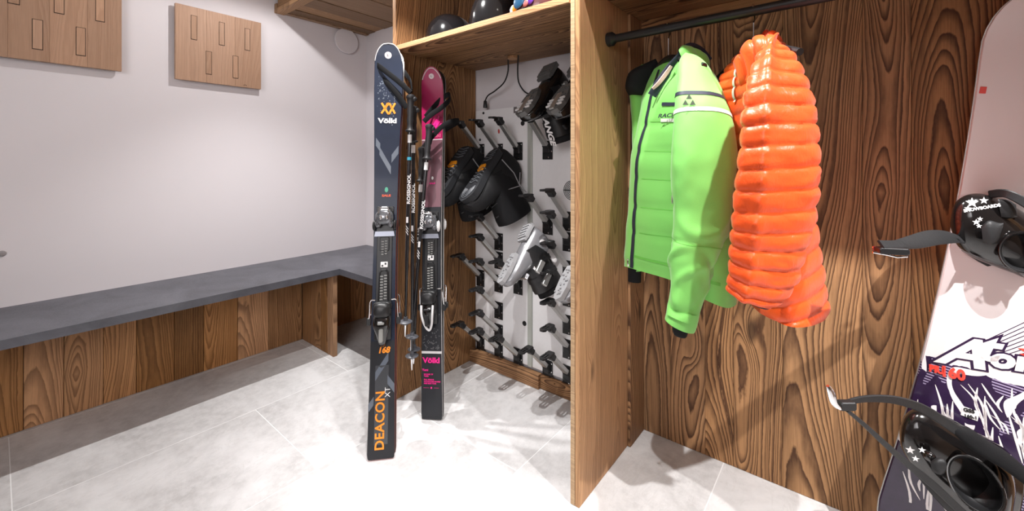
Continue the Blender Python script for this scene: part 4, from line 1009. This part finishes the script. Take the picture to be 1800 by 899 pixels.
# orange quilted jacket
rj = thing('down_jacket', 'orange-red quilted down jacket hanging on the right of the green one', 'jacket', (-.2, 1.36, .70), 'jackets on the black rail')
RR = [PR([(1318,1.28),(1316,1.22),(1342,1.10),(1395,1.02),(1449,1.07),(1452,1.16),(1400,1.28),(1345,1.34)], [.71,.712,.715,.715,.713,.72,.73,.72]),
      PR([(1296,1.30),(1304,1.22),(1336,1.10),(1388,1.02),(1440,1.07),(1442,1.16),(1395,1.28),(1330,1.34)], .84),
      PR([(1275,1.30),(1296,1.22),(1332,1.10),(1385,1.02),(1429,1.06),(1433,1.16),(1395,1.28),(1325,1.34)], 1.0),
      PR([(1262,1.31),(1293,1.22),(1332,1.10),(1382,1.03),(1424,1.08),(1420,1.17),(1390,1.27),(1320,1.34)], 1.18),
      PR([(1260,1.30),(1292,1.22),(1330,1.11),(1372,1.05),(1412,1.10),(1408,1.18),(1378,1.26),(1318,1.33)], 1.31),
      PR([(1268,1.28),(1296,1.21),(1328,1.13),(1362,1.09),(1393,1.12),(1390,1.18),(1362,1.24),(1315,1.29)], 1.39),
      PR([(1300,1.25),(1315,1.20),(1335,1.16),(1356,1.14),(1374,1.15),(1370,1.18),(1352,1.21),(1322,1.24)], 1.455),
      PR([(1318,1.23),(1325,1.20),(1338,1.17),(1350,1.155),(1362,1.16),(1360,1.18),(1348,1.20),(1330,1.23)], 1.470)]
NB = 19
def quilt(ph, amp): ph = ph % 1; return amp*((1-abs(2*ph-1)**2.6)**.6-.75)
RS = displace(surf_rings(RR, NB*9+1, 72), lambda t, a, p: quilt(t*NB+.9*math.sin(a*2*math.pi+1.2)*(1-t), .0085)+folds(t, a, p, .007))
mk('body', G().rings(RS, cap=False), MRED, rj, world=True, smooth=180)
mk('zipper', band(RS, .55, .93, .125, .142, .006), MTIPW, rj, world=True, smooth=180, label='pale front zip')
RSL = [(1362,68,1366,72,1.09,.010), (1344,82,1382,84,1.065,.035), (1330,100,1398,102,1.045,.048), (1318,130,1414,132,1.025,.058), (1310,165,1428,166,1.01,.064), (1304,205,1436,206,1.0,.068), (1300,250,1440,250,.995,.070), (1296,300,1442,300,.99,.070),
       (1291,345,1438,350,.99,.068), (1286,390,1429,400,.99,.064), (1283,425,1416,445,.99,.060), (1281,460,1403,490,.99,.056), (1279,490,1382,525,.99,.052), (1280,508,1356,541,.99,.044)]
NS = 17; rt0 = tube_rings(RSL, NS*10+1, 64, .8)
def rsl(t, a, p):
    d = quilt(t*NS+.25*math.cos(a*2*math.pi*1.0+.5)*(t), .0078)+.016*math.exp(-((a-.30)/.035)**2)+.004*noise.noise(Vector((p.x*18, p.y*18, p.z*30)))
    d += .0025*noise.noise(Vector((p.x*45, p.y*45, p.z*60)))*math.sin(math.pi*((t*NS) % 1))
    return d
RSS = displace(rt0, rsl)
mk('sleeve', G().rings(RSS, cap=False), MRED, rj, world=True, smooth=180)
ci = tube_rings([(1284,500,1356,532,.99,.040), (1288,512,1352,542,.99,.038)], 4, 24); mk('inner_cuff', G().rings(ci), MNAVY, rj, world=True, label='dark inner cuff')
CR = [(1303,1.25),(1318,1.19),(1338,1.145),(1358,1.13),(1374,1.145),(1370,1.18),(1350,1.22),(1322,1.25)]
c0 = PR(CR, [1.37,1.37,1.40,1.42,1.42,1.42,1.40,1.38]); c1 = PR([(1322,1.245),(1330,1.20),(1344,1.16),(1358,1.145),(1370,1.155),(1366,1.18),(1350,1.21),(1332,1.24)], [1.445,1.45,1.475,1.485,1.472,1.478,1.485,1.47])
cs_ = surf_rings([c0, [(a+b_)/2 for a, b_ in zip(c0, c1)], c1], 28, 48); cs_ = displace(cs_, lambda t, a, p: quilt(t*2, .012)+folds(t, a, p, .01))
mk('collar', G().rings(cs_, cap=False), MRED, rj, world=True, smooth=180)
mk('collar_lining', G().rings(displace(cs_, lambda t, a, p: -.012), cap=False), MREDD, rj, world=True, smooth=180)
mk('shoulder', G().rings(displace(tube_rings([(1288,112,1300,150,1.20,.02), (1300,95,1318,150,1.18,.04), (1322,72,1336,150,1.15,.05), (1345,66,1350,130,1.12,.045), (1360,68,1368,100,1.10,.03)], 41, 32), lambda t, a, p: quilt(t*4, .008)+folds(t, a, p, .012))), MRED, rj, world=True, smooth=180)
fsl = tube_rings([(1262,150,1290,150,1.34,.03), (1258,200,1300,200,1.36,.045), (1262,300,1310,300,1.37,.045), (1290,430,1330,430,1.36,.04), (1300,500,1332,500,1.35,.035)], 13*8+1, 32)
mk('sleeve', G().rings(displace(fsl, lambda t, a, p: quilt(t*13, .01))), MRED, rj, world=True, smooth=180)
mk('hang_loop', G().ribbon(catmull([P(1392,100,1.12), P(1400,92,1.13), P(1396,106,1.12)], 8), .010, .002, tuple(UP)), MRED, rj, world=True)

# ------------------------------------------------------------------ snowboard
SBb, SBt = Vector((.190, 1.530, .003)), Vector((.455, 1.672, 1.575))
MS = frame(SBb, (math.cos(.17), 0, -math.sin(.17)), SBt-SBb); LS = (SBt-SBb).length
sn = thing('snowboard', 'white and purple snowboard with black bindings leaning at the right of the wardrobe', 'snowboard', M=MS)
MSBW = plain('board_white', (.84,.78,.78), .25, coat=.4, var=.03)
MSBP = None
def board_top():
    n = N('board_graphic'); vec, x, y, z = n.coord()
    ystep = n.m('ADD', y, n.m('MULTIPLY', n.m('SUBTRACT', n.noise(vec, 22, 3, .6), .5), .035))
    edge = n.m('GREATER_THAN', ystep, .585)   # white above
    # slanted white strokes
    sx = n.m('ADD', n.m('MULTIPLY', x, 30), n.m('MULTIPLY', n.noise(n.xyz(n.m('MULTIPLY', x, 5), n.m('MULTIPLY', y, 3), 1.0), 1, 2), 9))
    st_ = n.m('GREATER_THAN', n.m('SINE', n.m('MULTIPLY', sx, 3.0)), .80)
    hat = n.m('GREATER_THAN', n.m('SINE', n.m('MULTIPLY', y, 900)), .1)
    pt = n.m('GREATER_THAN', n.noise(n.xyz(n.m('MULTIPLY', x, 14), n.m('MULTIPLY', y, 5), 4.0), 1, 2), .52)
    fade = n.m('GREATER_THAN', n.m('ADD', y, n.m('MULTIPLY', x, .5)), .27)
    c0 = n.mix(n.noise(vec, 40, 2), (.018,.008,.030), (.035,.016,.060))
    c1 = n.mix(n.m('MULTIPLY', n.m('MULTIPLY', hat, pt), fade), c0, (.33,.27,.42))
    c2 = n.mix(n.m('MULTIPLY', st_, n.m('GREATER_THAN', n.noise(vec, 9, 2), n.m('SUBTRACT', .62, n.m('MULTIPLY', fade, .17)))), c1, (.82,.77,.79))
    return n.done(n.mix(edge, c2, (.84,.78,.78)), .25, coat=.35)
MSBT = board_top()
def sw(y):
    q = abs(y/LS-.5)*2; w_ = .250+.046*min(1, q/.78)**2
    d = min(y, LS-y)
    if d < .17: w_ *= math.sqrt(max(0, 1-((.17-d)/.17)**2.3))
    return max(w_, .004)/2
st = sorted(set([0.0004, .003, .008, .016, .03, .05, .075, .1, .13]+[LS*k/30 for k in range(3, 28)]+[LS-d for d in (.13, .1, .075, .05, .03, .016, .008, .003, .0004)]))
g = G(); rs = []
for y in st:
    d = min(y, LS-y); h = sw(y); b0 = .002+(.03*((.2-d)/.2)**2 if d < .2 else 0)
    rs.append([Vector((-h, y, b0)), Vector((h, y, b0)), Vector((h, y, b0+.007)), Vector((h*.98, y, b0+.010)), Vector((h*.5, y, b0+.0103)), Vector((-h*.5, y, b0+.0103)), Vector((-h*.98, y, b0+.010)), Vector((-h, y, b0+.007))][::-1])
g.rings(rs); mk('deck', g, MSBT, sn, smooth=30)
g = G(); g.tube([(-sw(y)-.0004, y, .004+(.03*((.2-min(y, LS-y))/.2)**2 if min(y, LS-y) < .2 else 0)) for y in st], .0022, 6); g.tube([(sw(y)+.0004, y, .004+(.03*((.2-min(y, LS-y))/.2)**2 if min(y, LS-y) < .2 else 0)) for y in st], .0022, 6)
mk('steel_edge', g, MALU, sn)
MINV = MS.inverted()
def bpt(u, v):  # board-local point on the deck seen at a pixel
    n = (MS.to_3x3() @ Vector((0,0,1))); d = FW+RT*((u-HU)/FPX)+UP*((HV-v)/FPX); o = MS @ Vector((0,0,.0125))
    t_ = (o-CAM).dot(n)/d.dot(n); return MINV @ (CAM+d*t_)
MPUR = plain('purple_print', (.025,.010,.040), .3, coat=.3)
MREDP = plain('red_print_b', (.80,.06,.04), .35)
a_, b_ = bpt(1640, 625), bpt(1800, 650); ang = math.atan2(b_.y-a_.y, b_.x-a_.x)
mid = bpt(1722, 640)
def btext(s, u, v, size, mat, off, lift, shear=0, sx=1, space=1, ang=ang, align='CENTER'):
    p = bpt(u, v); p.z += lift; text('lettering', s, size, mat, sn, Matrix.Translation(p) @ Matrix.Rotation(ang, 4, 'Z'), off=off, shear=shear, sx=sx, space=space, align=align)
def script_word(v_, mat, off, lift):
    btext('A', 1646, v_-3, .098, mat, off, lift, .45, 1.25, 1.0, ang, 'LEFT')
    btext('t', 1712, v_-8, .090, mat, off, lift, .35, 1.15, 1.0, ang, 'LEFT')
    btext('omic', 1737, v_+10, .066, mat, off, lift, .2, 1.12, 1.02, ang, 'LEFT')
script_word(618, MPUR, .0075, .0004); script_word(618, MSBW, .0032, .0012)
btext('PIU', 1646, 650, .024, MREDP, .0016, .0022, 0, .8, 1.0, ang-.06); btext('160', 1674, 657, .036, MREDP, .0016, .0022, 0, .85, 1.0, ang-.06)
# pinstripes to the upper right
g = G()
p0 = bpt(1735, 600); 
for i in range(10):
    a = bpt(1722+4*i, 604+4.6*i); c = bpt(1812, 562+8*i); d = (c-a).normalized(); n_ = Vector((-d.y, d.x, 0))*.0009
    up_ = Vector((0,0,.0002)); g.add([a+n_+up_, a-n_+up_, c-n_+up_, c+n_+up_], [(0,1,2,3)])
mk('pinstripe', g, MPUR, sn, smooth=0)
g = G(); a = bpt(1788, 612)
for k in range(3): q = a+Vector((.004*k, -.012*k, .0008)); g.add([q, q+Vector((.045, .014, 0)), q+Vector((.05, .004, 0)), q+Vector((.012, -.004, 0))], [(0,1,2,3)])
mk('red_scratch_print', g, MREDP, sn, smooth=0)
p = bpt(1704, 727); g = G().cbox((p.x-.014, p.y-.012, p.z), (p.x+.016, p.y+.012, p.z+.0008), .0004); mk('sticker', g, MWHITE, sn, smooth=0)
btext('GSS', 1703, 722, .012, MBLACK, .0005, .0016); btext('160-1', 1706, 733, .010, MBLACK, .0004, .0016)
# white paint strokes as raised print, flowing over the purple part
g = G(); random.seed(12)
for k in range(85):
    u0 = random.uniform(1575, 1800); v0 = random.uniform(672, 860); ln = random.uniform(25, 95); cv = random.uniform(-12, 12); dx = random.uniform(-6, 40)
    q0, q1, q2 = bpt(u0, v0), bpt(u0+dx*.5+cv, v0+ln*.5), bpt(u0+dx, v0+ln)
    if max(abs(q.x) for q in (q0, q1, q2)) > .12: continue
    path = catmull([q0, q1, q2], 8); rs = []
    for i, pp in enumerate(path):
        w_ = .0028*math.sin(math.pi*(i+.6)/8.2); rs.append([Vector((pp.x-w_, pp.y, .0127)), Vector((pp.x+w_, pp.y, .0127))])
    g.rings(rs, closed=False)
mk('white_brush_print', g, MSBW, sn, smooth=0, kind='stuff')

q = bpt(1730, 158); mk('edge_sticker', G().cbox((q.x-.008, q.y-.010, q.z), (q.x+.004, q.y+.008, q.z+.0008), .0004), MREDP, sn, smooth=0)
MSTRAP = plain('strap_grey_black', (.018,.018,.019), .5, spec=.35, bump=.5, bscale=120)
def star(g, cx, cy, r, M):
    pts = []
    for k in range(10): a = math.pi/2+math.pi*k/5; q = r if k % 2 == 0 else r*.42; pts.append((cx+q*math.cos(a), cy+q*math.sin(a)))
    n = len(pts); vs = [M @ Vector((x, y, 0)) for x, y in pts]+[M @ Vector((cx, cy, 0))]; g.add(vs, [(i, (i+1) % n, n) for i in range(n)])
def binding_top(name, rows, Zoff, lab):
    bd = mk('binding', G().rings(tube_rings(rows, 40, 40, .9)), MGLOSS, sn, world=True, smooth=180, label=lab)
    return bd
UB = binding_top('u', [(1670,392,1671,400,1.085,.004), (1676,362,1680,428,1.080,.022), (1692,346,1698,446,1.072,.036), (1715,340,1722,458,1.062,.044), (1745,345,1752,470,1.052,.048), (1780,362,1780,480,1.040,.050), (1818,385,1806,490,1.028,.048), (1850,410,1836,492,1.02,.03)], 0, 'upper binding with folded gloss black highback')
def ring_open(bd, u, v, Z, ru, rv, tilt, wd=.011):
    c = P(u, v, Z); vd = (c-CAM).normalized(); X = (RT-vd*RT.dot(vd)).normalized(); Yv = X.cross(vd)*-1
    X2 = X*math.cos(tilt)+Yv*math.sin(tilt); Y2 = -X*math.sin(tilt)+Yv*math.cos(tilt); a, b2 = ru*Z/FPX, rv*Z/FPX
    pts = [c+X2*a*math.cos(q)+Y2*b2*math.sin(q) for q in [2*math.pi*k/36 for k in range(37)]]
    mk('opening_rim', G().tube(pts, wd*.28, 8), MGLOSS, bd, world=True)
    g = G(); g.rings([[c+vd*d+X2*a*f*math.cos(q)+Y2*b2*f*math.sin(q) for q in [2*math.pi*k/36 for k in range(36)]] for d, f in ((-.002, 1.0), (-.001, .93), (.03, .86), (.055, .6), (.058, .02))], cap=False)
    mk('opening_pad', g, MBLACK, bd, world=True, smooth=60)
    return c
ring_open(UB, 1802, 444, .985, 29, 36, .35)
g = G(); rows = tube_rings([(1725,398,1728,428,1.015,.006), (1738,388,1742,430,1.008,.012), (1755,392,1754,424,1.003,.012), (1764,392,1763,400,1.0,.005)], 14, 20); g.rings(rows); mk('ratchet_buckle', g, MSTRAP, UB, world=True, smooth=60)
mk('ankle_pad', G().rings(tube_rings([(1754,350,1760,382,1.02,.006), (1772,352,1776,384,1.012,.010), (1786,360,1788,382,1.008,.006)], 10, 20)), MSTRAP, UB, world=True, smooth=60, label='dark grey pad')
mk('strap', G().ribbon(catmull([P(1740,342,1.05), P(1765,340,1.01), P(1790,350,.99), P(1830,375,.97)], 16), .020, .006, tuple(UP)), MSTRAP, UB, world=True)
mk('base_plate', G().rings(tube_rings([(1690,428,1690,440,1.10,.02), (1730,446,1730,466,1.09,.035), (1775,462,1772,490,1.075,.04), (1830,480,1824,505,1.06,.04)], 16, 16, .6)), MBLACK, UB, world=True, smooth=40)
# stars and lettering on the highback
def on_face(u, v, Z): return frame(P(u, v, Z), RT+UP*.25+FW*-.35, UP)
g = G(); Mf = on_face(1720, 357, 1.008)
star(g, -.012, 0, .013, Mf); star(g, .010, .006, .009, Mf); star(g, -.020, -.014, .007, Mf)
mk('star_print', g, MWHITE, UB, world=True, smooth=0, label='white printed stars')
text('lettering', 'SNOWBOARDS', .010, MWHITE, UB, on_face(1726, 366, 1.004) @ Matrix.Rotation(.25, 4, 'Z'), world=True, off=.0004)
g = G(); Mf = on_face(1719, 391, 1.004); star(g, -.003, .0, .008, Mf); star(g, .004, .008, .006, Mf); star(g, .002, -.009, .006, Mf)
mk('star_print', g, MWHITE, UB, world=True, smooth=0)
# loose toe strap reaching out to the left
sp_ = catmull([P(1692,422,1.06), P(1670,417,1.035), P(1640,418,1.00), P(1605,426,.965), P(1575,430,.935), P(1548,430,.915)], 24)
g = G().ribbon(sp_, [.020+.018*math.sin(math.pi*min(1, k/18)) for k in range(24)], .005, tuple(UP*.75+FW*.6)); ts = mk('toe_strap', g, MSTRAP, UB, world=True)
g = G(); q = P(1565, 441, .915); Mb = frame(q, RT+FW*-.3+UP*-.12, UP)
g.cbox((-.024, -.007, -.012), (.030, .007, .012), .003, M=Mb); mk('strap_buckle', g, MBLACK, UB, world=True, smooth=0)
g = G(); g.cbox((-.026, -.004, -.014), (.000, .006, -.011), .001, M=Mb); mk('buckle_label', g, plain('red_metal', (.35,.04,.04), .3, .5), UB, world=True, smooth=0)
g = G(); g.tube([Mb @ Vector(p) for p in ((-.026, -.008, -.013), (.0, -.012, -.013), (.018, -.016, -.012), (.036, -.013, -.01))], .0022, 8); g.tube([Mb @ Vector(p) for p in ((-.026, .004, -.013), (-.002, -.003, -.014), (.006, -.012, -.013))], .002, 8)
mk('buckle_lever', g, MCHROME, UB, world=True)

LB = binding_top('l', [(1581,752,1581,762,1.075,.004), (1592,730,1584,784,1.07,.022), (1612,720,1600,812,1.062,.036), (1645,727,1626,845,1.05,.046), (1685,745,1658,875,1.038,.050), (1728,768,1698,905,1.025,.052), (1770,795,1742,935,1.012,.050), (1805,840,1780,950,1.0,.035)], 0, 'lower binding with folded gloss black highback')
c = ring_open(LB, 1714, 852, .965, 33, 42, .15)
mk('heel_hoop', G().rings(tube_rings([(1742,800,1752,812,.975,.016), (1758,830,1776,828,.965,.020), (1762,865,1786,862,.955,.022), (1756,905,1780,905,.95,.02)], 20, 16)), MGLOSS, LB, world=True, smooth=60)
mk('ratchet_buckle', G().rings(tube_rings([(1636,812,1638,828,.985,.006), (1648,806,1650,834,.98,.012), (1660,808,1660,832,.975,.010), (1664,815,1664,822,.97,.004)], 12, 20)), MSTRAP, LB, world=True, smooth=60)
mk('dial', G().ell(P(1634, 803, 1.0), (.012,0,0), (0,.012,0), (0,0,.012), 14, 8), MGLOSS, LB, world=True)
mk('strap', G().ribbon(catmull([P(1478,712,.90), P(1510,703,.92), P(1545,701,.94), P(1580,705,.96), P(1620,718,.98), P(1660,742,.985), P(1700,768,.975), P(1750,798,.96), P(1800,832,.94), P(1840,860,.92)], 50), [.012+.012*min(1, k/30) for k in range(50)], .006, tuple(UP)), MSTRAP, LB, world=True)
mk('strap', G().ribbon(catmull([P(1489,722,.90), P(1520,748,.92), P(1560,785,.95), P(1600,820,.965), P(1640,853,.96), P(1690,900,.95), P(1740,940,.94)], 40), [.007+.011*min(1, k/25) for k in range(40)], .006, tuple(UP*.7+RT*.5)), MSTRAP, LB, world=True)
mk('ankle_pad', G().rings(tube_rings([(1680,748,1676,762,.985,.008), (1705,755,1700,784,.975,.014), (1735,775,1728,803,.965,.014), (1772,798,1766,826,.95,.014), (1812,832,1806,856,.93,.010)], 24, 18)), MBFAB, LB, world=True, smooth=60)
g = G(); g.tube(catmull([P(1455,679,.89), P(1460,690,.89), P(1466,708,.89), P(1477,719,.89)], 14), [.0035+.004*math.sin(math.pi*k/13) for k in range(14)], 10); mk('buckle_lever', g, MCHROME, LB, world=True, label='chrome buckle lever')
g = G(); g.cbox((-.016, -.010, -.008), (.018, .008, .008), .003, M=frame(P(1487, 712, .895), RT+UP*.25, UP)); mk('strap_buckle', g, MBLACK, LB, world=True, smooth=0)
g = G(); Mf = frame(P(1600, 792, 1.002), RT+UP*-.4+FW*-.4, UP); star(g, 0, 0, .010, Mf); star(g, .010, -.018, .008, Mf); star(g, .022, .006, .008, Mf)
mk('star_print', g, MWHITE, LB, world=True, smooth=0)
mk('base_plate', G().rings(tube_rings([(1600,800,1598,815,1.10,.02), (1650,845,1640,865,1.08,.035), (1710,900,1700,925,1.06,.04)], 16, 16, .6)), MBLACK, LB, world=True, smooth=40)

# ------------------------------------------------------------------ ceiling downlights (the lamps themselves)
MLAMP = N('lamp_face'); MLAMP.b.inputs['Emission Color'].default_value = (1, .93, .85, 1); MLAMP.b.inputs['Emission Strength'].default_value = 12; MLAMP = MLAMP.mat
for i, (x, y, *_) in enumerate(SPOTS):
    wh = ['above the bench', 'in front of the leaning skis', 'in front of the cabinet divider', 'in front of the orange jacket', 'in front of the snowboard', 'in the room behind the bench end', 'in the middle of the room', 'at the right side of the room'][i]
    t = thing('downlight', 'round white ceiling downlight '+wh, 'ceiling light', (x, y, CEIL), 'ceiling downlights')
    mk('trim_ring', G().lathe([(.030, -.001), (.034, -.006), (.046, -.006), (.048, -.001)], (x, y, CEIL), (0,0,1), 28), MWHITE, t, world=True)
    mk('lamp_face', G().lathe([(.029, -.0012), (.001, -.0014)], (x, y, CEIL), (0,0,1), 24), MLAMP, t, world=True)
